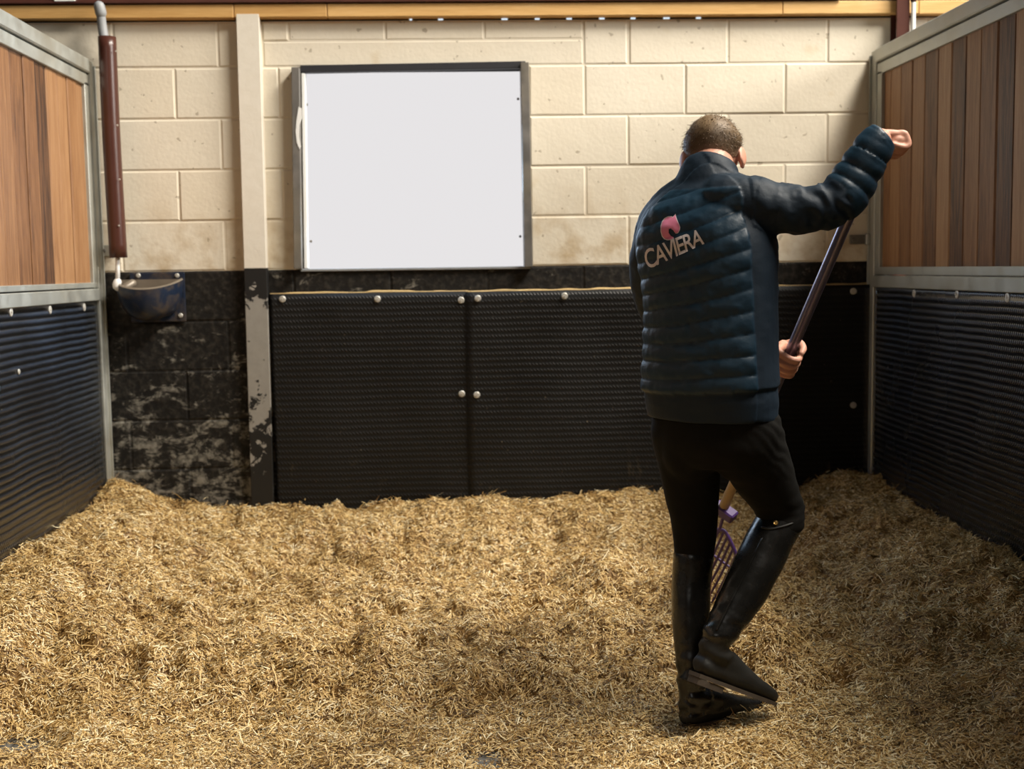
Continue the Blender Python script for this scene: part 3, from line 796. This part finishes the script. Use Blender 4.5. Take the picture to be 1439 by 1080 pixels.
# ------------------------------------------------------------------ the man
TH = math.radians(40)
R = np.array((math.cos(TH), -math.sin(TH), 0.0)); FW = np.array((math.sin(TH), math.cos(TH), 0.0)); UP = np.array((0, 0, 1.0))
def pm(Y): return Y/FPX/0.9955              # metres per pixel at depth Y
def mk_torso(shrink=0.0):
    S = []
    for py, cx_, hw, Y in ((590, 1001, 86, 3.300), (584, 1001, 88.5, 3.300), (560, 999, 90.5, 3.300), (530, 998, 90, 3.300), (500, 998.5, 88.5, 3.303), (450, 998.5, 87.5, 3.310),
                           (400, 996, 89, 3.320), (350, 991, 93, 3.335), (318, 988, 88, 3.345), (292, 988, 76, 3.355), (270, 990, 60, 3.362), (252, 993, 44, 3.370)):
        a = hw*pm(Y)/0.889-shrink; S.append((P(cx_, py, Y), R*a, FW*(a*0.70), 2.25))
    return loft(S, 40, 4)
hipR, hipL = P(1044, 583, 3.245), P(962, 583, 3.375)
kneeR, kneeL = P(1101, 722, 3.40), P(980, 770, 3.385)
ankR, ankL = P(1003, 905, 3.215), P(972, 972, 3.295)
heelR, toeR = P(980, 951, 3.185), P(1080, 988, 3.290)
heelL, toeL = P(968, 1022, 3.262), P(1072, 1000, 3.42)
shR_ = [(1022, 283, 3.285, 42), (1052, 287, 3.262, 42), (1085, 292, 3.245, 38), (1125, 295, 3.230, 34), (1160, 289, 3.222, 33), (1184, 275, 3.220, 34), (1201, 252, 3.220, 31.5), (1217, 226, 3.215, 28.5), (1231, 203, 3.212, 25), (1241, 193, 3.210, 22.5)]
shL_ = [(945, 296, 3.44, 36), (928, 318, 3.47, 35), (917, 352, 3.51, 31), (915, 392, 3.565, 29.5), (925, 430, 3.615, 29), (955, 458, 3.645, 28), (1010, 480, 3.64, 25), (1060, 494, 3.625, 21), (1086, 498, 3.618, 18)]
def arm(L, k=1.0, m=0.0): return limb([P(a, b, Y) for a, b, Y, r in L], [r*pm(Y)*k-m for a, b, Y, r in L], 24, 4, flat_end=True)

# skin body -----------------------------------------------------------------
thh = math.radians(16); bow = math.radians(36)
HM = Matrix.Translation(Vector(P(1001.5, 226, 3.455))) @ Matrix.Rotation(-thh, 4, 'Z') @ Matrix.Rotation(-bow, 4, 'X') @ Matrix.Rotation(math.radians(-3), 4, 'Y')
HMn = np.array(HM)
def hp(*p): return HMn[:3, :3] @ np.array(p, float)+HMn[:3, 3]
def hv(*p): return HMn[:3, :3] @ np.array(p, float)
def hell(c, r, rot=None, nu=24, nv=16):
    ax = [np.array((r[0], 0, 0)), np.array((0, r[1], 0)), np.array((0, 0, r[2]))]
    if rot is not None:
        Rm = np.array(rot.to_3x3()); ax = [Rm @ a for a in ax]
    return ellipsoid(hp(*c), [HMn[:3, :3] @ a for a in ax], nu, nv)
def head_parts():
    E = []
    E.append(hell((0, -0.002, 0.034), (0.0755, 0.096, 0.090)))
    E.append(hell((0, 0.030, -0.030), (0.064, 0.068, 0.078)))
    E.append(hell((0, 0.062, -0.082), (0.036, 0.034, 0.030)))           # chin
    for s in (-1, 1):
        E.append(hell((s*0.044, 0.020, -0.055), (0.022, 0.05, 0.032)))    # jaw
        E.append(hell((s*0.042, 0.068, -0.012), (0.024, 0.022, 0.020)))   # cheek
        E.append(hell((s*0.030, 0.084, 0.030), (0.026, 0.012, 0.009)))    # brow
        rot = Matrix.Rotation(s*math.radians(-28), 3, 'Z')
        E.append(hell((s*0.0835, -0.010, 0.002), (0.006, 0.019, 0.031), rot, 16, 12))   # ear shell
        E.append(hell((s*0.079, -0.002, -0.002), (0.008, 0.012, 0.022), rot, 12, 10))
        E.append(hell((s*0.081, -0.001, -0.026), (0.006, 0.009, 0.009), rot, 10, 8))
    E.append(hell((0, 0.100, 0.004), (0.011, 0.016, 0.030)))             # nose
    E.append(hell((0, 0.112, -0.010), (0.015, 0.012, 0.010)))
    E.append(hell((0, 0.090, -0.043), (0.025, 0.012, 0.007)))            # lips
    E.append(hell((0, 0.089, -0.053), (0.021, 0.012, 0.007)))
    E.append(limb([P(996, 262, 3.375), P(998, 240, 3.405), hp(0, -0.020, -0.03), hp(0, -0.012, 0.0)], [0.066, 0.060, 0.057, 0.055], 24, 4))
    return E
def fist(cen, d, p, wrist, rh, side=1, thumb_up=1, sc=1.0):
    """cen on the handle axis, d along it, p towards the back of the hand"""
    d = d/np.linalg.norm(d); p = p-d*np.dot(p, d); p /= np.linalg.norm(p); q = np.cross(d, p)*side
    E = []
    at = lambda a, b, c: cen+(d*a+q*b+p*c)*sc
    S = []
    for b, hd_, hp_ in ((-0.040, 0.030, 0.015), (-0.020, 0.036, 0.0175), (0.004, 0.040, 0.0170), (0.026, 0.042, 0.0145), (0.040, 0.040, 0.011)):
        S.append((at(0, b, rh+0.015-max(b, 0)*0.10), d*hd_*sc, p*hp_*sc, 2.6))
    E.append(loft(S, 24, 3))
    ln = (0.92, 1.0, 1.05, 0.97) if thumb_up < 0 else (0.97, 1.05, 1.0, 0.86)
    for i, o in enumerate((0.0315, 0.0105, -0.0105, -0.0305)):
        k_ = ln[i]*(0.88 if rh < 0.01 else 1.0); r0 = 0.0104*(0.93 if k_ < 0.95 else 1.0)
        pts = [at(o, 0.020, rh+0.017), at(o*1.04, 0.041*k_, rh+0.012), at(o*1.04, 0.052*k_, -0.008), at(o*1.0, 0.040*k_, -rh-0.014), at(o*0.97, 0.014, -rh-0.0165*k_), at(o*0.95, -0.008*k_, -rh-0.007)]
        E.append(limb(pts, [r0*1.02, r0*1.1, r0*0.96, r0*0.98, r0*0.90, r0*0.80], 14, 4))
        E.append(ellipsoid(at(o*1.04, 0.041*k_, rh+0.014), [d*0.0105, q*0.0105, p*0.0105], 12, 8))
    if rh < 0.01: E.append(ellipsoid(at(0, 0.016, 0.002), [d*0.042*sc, q*0.036*sc, p*0.022*sc], 16, 12))
    t = thumb_up
    E.append(limb([at(0.012*t, -0.036, rh+0.008), at(0.030*t, -0.036, rh-0.006), at(0.046*t, -0.032, -rh*0.7), at(0.048*t, -0.008, -rh-0.013), at(0.044*t, 0.014, -rh-0.016)], [0.0155, 0.0145, 0.0118, 0.0112, 0.0088], 14, 4))
    E.append(limb([wrist, wrist*0.45+at(0, -0.038, rh+0.015)*0.55, at(0, -0.016, rh+0.016)], [0.027, 0.0265, 0.022], 18, 4))
    return E
hc_R = P(1250, 203, float((HL+hd*0.665)[1]))
print('right hand', hc_R, 'on the handle', HL+hd*0.665)
wrR = P(1238, 196, 3.205)
gR = hd*0.5+np.array((0.1, -0.9, 0.0))
FR = fist(hc_R, gR, np.array((0.05, 0.1, 1.0)), wrR, 0.0065, -1, -1, 0.90)
wrL = P(1082, 497, 3.62)
FL = fist(HL, hd, np.array((-0.75, 0.25, 0.50)), wrL, RH_, 1, 1)
inner = [mk_torso(0.042), arm(shR_, 0.72), arm(shL_, 0.72),
         limb([hipR+UP*0.03, (hipR+kneeR)/2, kneeR, (kneeR*0.6+ankR*0.4), ankR, ankR*0.55+(heelR+toeR)*0.225], [0.082, 0.068, 0.048, 0.044, 0.030, 0.022], 20, 4),
         limb([hipL+UP*0.03, (hipL+kneeL)/2, kneeL, (kneeL*0.6+ankL*0.4), ankL, ankL*0.55+(heelL+toeL)*0.225], [0.080, 0.066, 0.045, 0.042, 0.030, 0.022], 20, 4)]
bme = remesh('person', inner+head_parts()+FR+FL, 0.0034, 2)
def mat_skin():
    k = NT('skin', 0.5, spec=0.35); n = k.noise(k.pos, 40, 3); n2 = k.noise(k.pos, 12, 2)
    base = k.mix(n2, (0.56, 0.27, 0.18), (0.66, 0.36, 0.26)); base = k.mix(k.math('MULTIPLY', n, 0.3), base, (0.50, 0.20, 0.13))
    k.col(base); k.b.inputs['Subsurface Weight'].default_value = 0.12; k.b.inputs['Subsurface Radius'].default_value = (0.01, 0.004, 0.002)
    k.bump(n, 0.0008, 0.4); return k.m
bme.materials.append(mat_skin())
man = link(bpy.data.objects.new('person', bme))
tag(man, 'person in navy quilted jacket and tall black boots, back turned, working a fork', 'person')
for s in (-1, 1):
    V, F = hell((s*0.030, 0.082, 0.014), (0.013, 0.012, 0.012)); e_ = mesh_obj('eye', V, F, M['white'], man, True)
    V, F = hell((s*0.030, 0.0905, 0.013), (0.0055, 0.004, 0.0055)); mesh_obj('iris', V, F, M['dark'], e_, True)

# hair ---------------------------------------------------------------------
def hair_surface():
    V = []; F = []; nu, nv = 96, 64; idx = {}
    for i in range(nv+1):
        ph = PI*i/nv
        for j in range(nu):
            t = 2*PI*j/nu
            x, y, z = math.sin(ph)*math.cos(t), math.sin(ph)*math.sin(t), math.cos(ph)
            V.append((x, y, z))
    V = np.array(V); L = V*(0.0755, 0.096, 0.090)+(0, -0.002, 0.034)
    # hairline height: low at the nape, over the ears, high on the forehead
    back = sstep(0.03, -0.06, L[:, 1]); front = sstep(0.02, 0.075, L[:, 1])
    line = -0.030*back+0.016*(1-back)+0.055*front
    dist = L[:, 2]-line+0.006*(fbm(L*90, 2)-0.5)
    fade = sstep(0.0, 0.075, dist)
    n_ = fbm(L*(70, 70, 70), 3)-0.5; n2 = fbm(L*(26, 26, 26)+4, 2)-0.5
    th = 0.0010+0.0075*fade+fade*(0.004*n_+0.006*n2)
    nrm = V/np.array((0.0755, 0.096, 0.090)); nrm /= np.linalg.norm(nrm, axis=1)[:, None]
    Lo = L+nrm*np.maximum(th, 0.0008)[:, None]
    ok = dist > -0.001
    for i in range(nv):
        for j in range(nu):
            q = (i*nu+j, (i+1)*nu+j, (i+1)*nu+(j+1) % nu, i*nu+(j+1) % nu)
            if all(ok[k] for k in q): F.append(q)
    return Lo, F, fade, nrm, ok, L
Lo, F, fade, hn, ok, Lb = hair_surface()
HV = Lo @ HMn[:3, :3].T+HMn[:3, 3]
ids = np.where(ok & (fade > 0.02))[0]
nh = 9000
sel = RNG.choice(ids, nh); u_ = Lo[sel]+RNG.normal(0, 0.0028, (nh, 3)); fd = fade[sel]; nr = hn[sel]
comb_ = np.stack([RNG.normal(0, 0.5, nh), 0.75+RNG.normal(0, 0.4, nh), RNG.normal(-0.25, 0.4, nh)], -1)
dirn = nr*0.16+comb_*0.75; dirn /= np.linalg.norm(dirn, axis=1)[:, None]
ln = (0.003+0.011*fd)*RNG.uniform(0.6, 1.2, nh); sd = np.cross(dirn, nr+RNG.normal(0, .3, (nh, 3))); sd /= np.linalg.norm(sd, axis=1)[:, None]
u_ = u_-nr*0.002
hv_ = np.stack([u_-sd*0.0007, u_+sd*0.0007, u_+dirn*ln[:, None]*0.6+sd*0.0006, u_+dirn*ln[:, None]*0.6-sd*0.0006, u_+dirn*ln[:, None]-nr*0.001+sd*0.0002, u_+dirn*ln[:, None]-nr*0.001-sd*0.0002], 1).reshape(-1, 3)
hv_ = hv_ @ HMn[:3, :3].T+HMn[:3, 3]
b = np.arange(nh)[:, None]*6; HQ = np.stack([b, b+1, b+2, b+3, b+3, b+2, b+4, b+5], -1).reshape(-1, 4)
me = bpy.data.meshes.new('hair'); quick_mesh(me, np.vstack([HV, hv_]), np.vstack([np.array(F), HQ+len(HV)]))
attr(me, 'tone', np.concatenate([fade, np.repeat(np.clip(fd+RNG.normal(0, 0.2, nh), 0, 1), 6)]))
k = NT('brown_hair', 0.55, spec=0.3)
n = k.noise(k.pos, 120, 3)
hc = k.ramp(k.attr('tone').outputs['Fac'], [(0.0, (0.30, 0.175, 0.105)), (0.22, (0.13, 0.082, 0.045)), (0.6, (0.095, 0.060, 0.032)), (1.0, (0.19, 0.125, 0.065))])
k.col(k.mix(k.math('MULTIPLY', n, 0.5), hc, (0.06, 0.035, 0.018)))
me.materials.append(k.m); me.polygons.foreach_set('use_smooth', [True]*len(me.polygons))
link(bpy.data.objects.new('hair', me), man)

# jacket --------------------------------------------------------------------
col_top = P(1000, 236, 3.405); tilt = math.radians(34)
ayT = FW*math.cos(tilt)-UP*math.sin(tilt)
col_secs = [(P(992, 268, 3.362), R*0.108, FW*0.078), (P(993, 252, 3.370), R*0.094, FW*0.072-UP*0.010), (P(997, 241, 3.390), R*0.084, ayT*0.076), (col_top, R*0.079, ayT*0.076), (col_top+(UP*0.006), R*0.070, ayT*0.068)]
yoke = limb([P(940, 292, 3.43), P(975, 272, 3.385), P(1015, 270, 3.335), P(1050, 282, 3.292)], [0.062, 0.064, 0.064, 0.060], 22, 4)
scap = ellipsoid(P(935, 335, 3.40), [R*0.085, FW*0.075, UP*0.115])
jme = remesh('jacket', [mk_torso(), loft(col_secs, 36, 4), arm(shR_), arm(shL_), yoke, scap], 0.0042, 18)
co = get_co(jme); no = get_no(jme)
# coordinates on the garment
tc = np.array([P(998, 450, 3.31)])[0]
rel = co-tc; lat = rel @ R; fwd = rel @ FW
ang = np.degrees(np.arctan2(lat, -fwd))     # 0 at the back seam, + towards his right
def seg_par(p, L):
    """distance to a polyline, arc length, radius there"""
    pts = np.array([P(a, b, Y) for a, b, Y, r in L]); rr = np.array([r*pm(Y) for a, b, Y, r in L])
    best = np.full(len(p), 9.0); S = np.zeros(len(p)); acc = 0
    for i in range(len(pts)-1):
        d = pts[i+1]-pts[i]; l = np.linalg.norm(d); t_ = np.clip((p-pts[i]) @ d/(l*l), 0, 1)
        q = pts[i]+t_[:, None]*d; e = np.linalg.norm(p-q, axis=1)/(rr[i]+(rr[i+1]-rr[i])*t_)
        m_ = e < best; best[m_] = e[m_]; S[m_] = acc+t_[m_]*l; acc += l
    return best, S, acc
dR, sR, lenR = seg_par(co, shR_); dL, sL, lenL = seg_par(co, shL_)
xs_seam = float(P(1043, 330, 3.2)[0])
armR = (dR < 1.22) & (co[:, 0] > float(P(1052, 290, 3.23)[0])-0.10*np.clip(co[:, 2]-1.44, -1, 1)*0) & (sR > 0.055)
armL = (dL < 1.12) & (sL > 0.06) & (co[:, 1] > 3.40)
zc = lambda py: float(P(1000, py, 3.2)[2])
z_hem, z_top = zc(552), zc(262)
Zr = co[:, 2]; Xr = co[:, 0]-float(P(1000, 400, 3.2)[0])
tiltk = 0.10+0.26*sstep(zc(520), zc(320), Zr)
sc_ = Zr-tiltk*Xr
wob = 0.016*(fbm(co*(5, 5, 9), 2)-0.5)
pitch = 0.0505
ph = (sc_+wob-z_hem+0.006)/pitch
quilt = np.sqrt(np.abs(np.sin(PI*ph)))
body = ~(armR | armL)
hemz = Zr-0.06*Xr < z_hem+0.002
collar = Zr > zc(262)+0.10*Xr*0
side = (np.abs(ang) > 67) & (np.abs(ang) < 118)
qm = (body & ~hemz & ~side & ~collar).astype(float)
fa = armR & (sR > 0.63*lenR); 
phR = (sR-0.60*lenR)/0.046; qR = np.sqrt(np.abs(np.sin(PI*phR)))
wr = fbm(co*(16, 16, 22)+3, 3)-0.5; wr2 = fbm(co*(42, 42, 30)+8, 2)-0.5
# folds fanning over the crook of the arm and around the shoulder
crk = np.exp(-((sR-0.60*lenR)/0.075)**2)*armR
fold = np.sin((sR*150)+9*wr)*crk
pull = np.sin((sR*70)+8*wr+co[:, 2]*60)*np.exp(-((sR-0.16)/0.11)**2)*armR
# soften the jumps between panels a little
jo_e = np.empty(len(jme.edges)*2, np.int32); jme.edges.foreach_get('vertices', jo_e); jo_e = jo_e.reshape(-1, 2)
deg = np.bincount(jo_e.ravel(), minlength=len(co)).astype(float)
def relax(v, it):
    for _ in range(it):
        s_ = np.bincount(jo_e[:, 0], v[jo_e[:, 1]], len(co))+np.bincount(jo_e[:, 1], v[jo_e[:, 0]], len(co)); v = 0.5*v+0.5*s_/deg
    return v
qs = relax(qm, 6)*qm; fs = relax(fa.astype(float), 3)*fa
disp = qs*(0.0068*quilt-0.003+0.009*wr+0.0055*wr2*quilt)
disp = disp+fs*(0.0085*qR-0.004+0.007*wr)+(armR & ~fa)*(0.0035*fold+0.0030*pull+0.006*wr)+armL*0.010*wr
disp = disp+(body & side)*(0.004*wr-0.003)+(body & hemz)*(-0.006+0.005*(fbm(co*(10, 10, 34), 2)-0.5))
disp = disp+(body & collar)*(0.004*wr)
disp = relax(disp, 1)
JB = BVHTree.FromPolygons([tuple(v) for v in co], [tuple(p.vertices) for p in jme.polygons])   # unquilted, for the print
set_co(jme, co+no*disp[:, None])
attr(jme, 'quilted', relax(np.clip(qm+fa*1.0, 0, 1), 1))
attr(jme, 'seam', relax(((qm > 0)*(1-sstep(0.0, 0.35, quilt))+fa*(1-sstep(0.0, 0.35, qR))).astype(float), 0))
k = NT('navy_jacket_cloth', 0.5, spec=0.28)
n = k.noise(k.pos, 160, 2); n2 = k.noise(k.pos, 22, 4)
q_ = k.attr('quilted').outputs['Fac']
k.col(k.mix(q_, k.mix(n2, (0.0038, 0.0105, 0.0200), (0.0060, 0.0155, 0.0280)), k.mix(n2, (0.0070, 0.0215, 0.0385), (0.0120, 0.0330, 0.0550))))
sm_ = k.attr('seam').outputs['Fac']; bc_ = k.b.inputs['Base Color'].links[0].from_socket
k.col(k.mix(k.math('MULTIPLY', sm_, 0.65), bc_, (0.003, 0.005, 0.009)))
k.rough(k.mrange(q_, 0, 1, 0.65, 0.46))
k.bump(k.math('ADD', k.math('MULTIPLY', n, 0.15), n2), 0.003, 0.6)
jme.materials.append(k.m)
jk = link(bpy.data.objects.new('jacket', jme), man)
# printed lettering and horse-head emblem on the back
JB2 = BVHTree.FromPolygons([tuple(v) for v in get_co(jme)], [tuple(p.vertices) for p in jme.polygons])
def print_on(name, bm, mat, lift=0.0022):
    bmesh.ops.triangulate(bm, faces=bm.faces)
    for _ in range(3):
        es = [e for e in bm.edges if e.calc_length() > 2.2]
        if not es: break
        bmesh.ops.subdivide_edges(bm, edges=es, cuts=1); bmesh.ops.triangulate(bm, faces=bm.faces)
    for v in bm.verts:
        d = ray(v.co.x, v.co.y).normalized()
        hit, nrm, i, dist = JB2.ray_cast(CAMP, d)
        v.co = (hit-d*lift) if hit else CAMP+d*3.2
    bmesh.ops.recalc_face_normals(bm, faces=bm.faces)
    return bm_obj(name, bm, mat, jk, True)
def letters():
    cu = bpy.data.curves.new('lettering', 'FONT'); cu.body = 'CAVIERA'; cu.size = 1.0; cu.space_character = 0.86; cu.resolution_u = 4; cu.offset = 0.012
    o = bpy.data.objects.new('tmp', cu); C.objects.link(o)
    me = bpy.data.meshes.new_from_object(o.evaluated_get(bpy.context.evaluated_depsgraph_get())); bpy.data.objects.remove(o)
    a = get_co(me); lo = a.min(0); hi = a.max(0)
    bm = bmesh.new(); bm.from_mesh(me)
    o0 = np.array((910.0, 379.0)); ex = np.array((80.0, -36.5)); ey0 = np.array((-7.0, -27.0)); ey1 = np.array((-5.0, -22.5))
    for v in bm.verts:
        s = (v.co.x-lo[0])/(hi[0]-lo[0]); t_ = (v.co.y-lo[1])/(hi[1]-lo[1])
        q = o0+ex*s+(ey0*(1-s)+ey1*s)*t_; v.co = Vector((q[0], q[1], 0))
    return bm
M['print'] = mat_plain('pale_print', (0.62, 0.56, 0.56), (0.68, 0.62, 0.62), 0.6, sc=60)
M['pink'] = mat_plain('pink_print', (0.60, 0.17, 0.28), (0.66, 0.20, 0.31), 0.6, sc=60)
print_on('lettering', letters(), M['print'])
def emblem(scale=1.0):
    pts = [(931, 331.5), (929.2, 325), (929.2, 318), (931, 311.5), (934.5, 307), (939, 304.8), (944, 304.6), (945.6, 305.6), (948.9, 301.4), (950.2, 307.2), (951.8, 311), (953.8, 315.5), (955.2, 319.5), (954.6, 323), (952.2, 327.0), (949, 327.6), (946.2, 323.6), (942.6, 320.6), (939.6, 322.0), (939.6, 327.0), (942.6, 331.2), (947, 333.6), (943, 336.0), (938, 336.4), (934, 335)]
    c = np.mean(pts, 0); bm = bmesh.new()
    vs = [bm.verts.new((*(c+(np.array(p)-c)*scale), 0)) for p in pts]; bm.faces.new(vs); return bm
print_on('horse_head_emblem', emblem(1.0), M['pink'], 0.0030)
print_on('emblem_outline', emblem(1.07), M['print'], 0.0018)

# trousers -------------------------------------------------------------------
pel = loft([(P(1001, 545, 3.30), R*0.160, FW*0.105), (P(1003, 585, 3.300), R*0.168, FW*0.114), (P(1004, 622, 3.30), R*0.176, FW*0.122), (P(1006, 652, 3.31), R*0.150, FW*0.105)], 32, 4)
gl = [ellipsoid(P(970, 632, 3.315), [R*0.082, FW*0.076, UP*0.090]), ellipsoid(P(1040, 632, 3.255), [R*0.084, FW*0.076, UP*0.090])]
tL = limb([P(962, 600, 3.36), P(968, 645, 3.37), P(973, 700, 3.375), P(976, 745, 3.378), P(975, 790, 3.375), P(974, 830, 3.365)], [0.098, 0.090, 0.076, 0.064, 0.055, 0.050], 26, 4)
tR = limb([P(1043, 600, 3.25), P(1060, 640, 3.29), P(1077, 676, 3.33), P(1094, 708, 3.36), P(1099, 728, 3.362), P(1086, 752, 3.345), P(1070, 785, 3.32)], [0.103, 0.095, 0.083, 0.069, 0.066, 0.060, 0.050], 26, 4)
tme = remesh('trousers', [pel, tL, tR]+gl, 0.0065, 26)
tco = get_co(tme); tno = get_no(tme)
kz = np.linalg.norm(tco-kneeR, axis=1); kf = np.exp(-(kz/0.11)**2)
hipf = np.exp(-(np.linalg.norm(tco-P(1095, 612, 3.22), axis=1)/0.10)**2)
set_co(tme, tco+tno*(0.010*(fbm(tco*(9, 9, 9), 3)-0.5)+0.010*kf*(fbm(tco*(14, 14, 48)+2, 2)-0.5)*2+0.0016*hipf*np.sin(tco[:, 2]*190+tco[:, 0]*160+6*fbm(tco*20, 2)))[:, None])
k = NT('black_breeches', 0.8, spec=0.12); n = k.noise(k.pos, 30, 4); k.col(k.mix(n, (0.0045, 0.0042, 0.0036), (0.0085, 0.0078, 0.0066))); k.bump(n, 0.003, 0.5)
tme.materials.append(k.m); link(bpy.data.objects.new('trousers', tme), man)

# boots ----------------------------------------------------------------------
k = NT('black_boot_leather', 0.36, spec=0.5); n = k.noise(k.pos, 18, 5, 0.6); n2 = k.noise(k.pos, 90, 2)
k.col(k.mix(n, (0.0045, 0.0042, 0.0036), (0.009, 0.0085, 0.0075))); k.rough(k.mrange(n, 0.35, 0.7, 0.18, 0.36)); k.bump(k.math('ADD', n, k.math('MULTIPLY', n2, 0.3)), 0.0012, 0.5)
M['leather'] = k.m
k = NT('dusty_boot_leather', 0.6, spec=0.35); n = k.noise(k.pos, 22, 5, 0.6); k.col(k.mix(n, (0.006, 0.0056, 0.0046), (0.018, 0.0165, 0.0130))); k.bump(n, 0.003, 0.5)
M['dusty'] = k.m
M['sole'] = mat_plain('dirty_rubber_sole', (0.035, 0.026, 0.018), (0.085, 0.062, 0.042), 0.8, sc=25, bump=0.004)
M['gold'] = mat_plain('brass_snap', (0.55, 0.36, 0.12), (0.7, 0.5, 0.2), 0.3, 0.9)
def boot(pts, rad, heel, toe, ank, name_mat, shank_front, dust):
    heel = np.array(heel); toe = np.array(toe); ax = toe-heel; L = np.linalg.norm(ax); ax /= L
    sh = np.array(ank)-heel; up = sh-ax*np.dot(sh, ax); up /= np.linalg.norm(up); sd = np.cross(ax, up)
    at = lambda a, b, c: heel+ax*a*L+sd*b+up*c
    # upper of the foot: (along, width, height centre, half height)
    S = []
    for a, wd, hc_, hh in ((-0.05, 0.022, 0.045, 0.030), (0.02, 0.034, 0.044, 0.040), (0.16, 0.037, 0.050, 0.049), (0.34, 0.037, 0.048, 0.047), (0.52, 0.041, 0.040, 0.037), (0.72, 0.046, 0.031, 0.028), (0.88, 0.042, 0.026, 0.023), (0.99, 0.030, 0.023, 0.019), (1.05, 0.014, 0.021, 0.011)):
        S.append((at(a, 0.0, hc_), sd*wd, up*hh, 2.4))
    parts = [loft(S, 26, 4), limb(list(pts)+[at(0.16, 0, 0.07)], list(rad)+[0.042], 26, 5)]
    me_ = remesh('boot', parts, 0.0045, 5)
    c = get_co(me_); nn = get_no(me_); da = np.linalg.norm(c-np.array(ank), axis=1); al = (c-np.array(ank)) @ up
    cr = np.exp(-(da/0.085)**2)
    set_co(me_, c+nn*(cr*0.0042*np.sin(al*120+7*fbm(c*16, 2))+0.004*(fbm(c*14, 2)-0.5))[:, None])
    me_.materials.append(M['leather']); me_.materials.append(M['dusty'])
    c = get_co(me_)
    pc = np.array([p.center for p in me_.polygons]); mi = (((pc-heel) @ up) < dust).astype(np.int32); me_.polygons.foreach_set('material_index', mi)
    bo = link(bpy.data.objects.new('boot', me_), man)
    def slab(a0, a1, z0, z1, grow):
        S = []
        for t in np.linspace(0, 1, 9):
            a = a0+(a1-a0)*t; wd = np.interp(a, [-0.06, 0.02, 0.16, 0.4, 0.72, 0.9, 1.06], [0.020, 0.033, 0.036, 0.034, 0.046, 0.041, 0.014])+grow
            S.append((a, wd))
        V = []; F = []; n_ = len(S)
        for a, wd in S:
            for b, z in ((-wd, z0), (wd, z0), (wd, z1), (-wd, z1)): V.append(at(a, b, z))
        for i in range(n_-1):
            for j in range(4): F.append((i*4+j, i*4+(j+1) % 4, i*4+4+(j+1) % 4, i*4+4+j))
        F += [(3, 2, 1, 0), tuple((n_-1)*4+j for j in range(4))]
        return V, F
    V, F = slab(-0.05, 1.055, 0.0, 0.011, 0.002); s_ = mesh_obj('sole', V, F, M['sole'], bo)
    V, F = slab(-0.045, 0.26, -0.018, -0.0008, -0.001); mesh_obj('heel', V, F, M['sole'], bo)
    return bo, at, me_
rp = [P(1098, 728, 3.368), P(1085, 752, 3.345), P(1068, 787, 3.315), P(1046, 830, 3.275), P(1022, 872, 3.235), P(1005, 903, 3.212)]
bR, atR, bRm = boot(rp, [0.0655, 0.0645, 0.066, 0.062, 0.050, 0.042], heelR, toeR, ankR, None, None, 0.10)
lp = [P(974.5, 781, 3.375), P(971.5, 815, 3.365), P(970.5, 850, 3.35), P(971, 900, 3.325), P(972, 945, 3.30), P(972, 972, 3.29)]
bLo, atL, bLm = boot(lp, [0.058, 0.0555, 0.0545, 0.0480, 0.041, 0.039], heelL, toeL, ankL, None, None, 0.03)
# boot cuffs, zip and snap on the nearer boot
def on_boot(me_, q):
    t_ = BVHTree.FromPolygons([tuple(v) for v in get_co(me_)], [tuple(p.vertices) for p in me_.polygons]); out = []
    for a, b in q:
        d = ray(a, b).normalized(); hit, nrm, i, ds = t_.ray_cast(CAMP, d); out.append((np.array(hit), np.array(nrm)) if hit else None)
    return [o for o in out if o]
z_ = on_boot(bRm, [(1071, 757), (1060, 780), (1046, 808), (1032, 836), (1018, 864), (1008, 884)])
V, F = limb([p+n_*0.001 for p, n_ in z_], [0.0030]*len(z_), 8, 4); mesh_obj('zip', V, F, M['leather'], bR, True)
z_ = on_boot(bRm, [(1071, 741), (1082, 743), (1094, 741), (1108, 737), (1122, 731)])
if len(z_) > 2:
    V, F = limb([p+n_*0.0005 for p, n_ in z_], [0.0035]*len(z_), 8, 4); mesh_obj('top_strap', V, F, M['dusty'], bR, True)
z_ = on_boot(bRm, [(1090, 735)]) or on_boot(tme, [(1090, 735)])
for p, n_ in z_: disc('snap', p+n_*0.004, n_, 0.0065, 0.004, M['gold'], bR, 12)
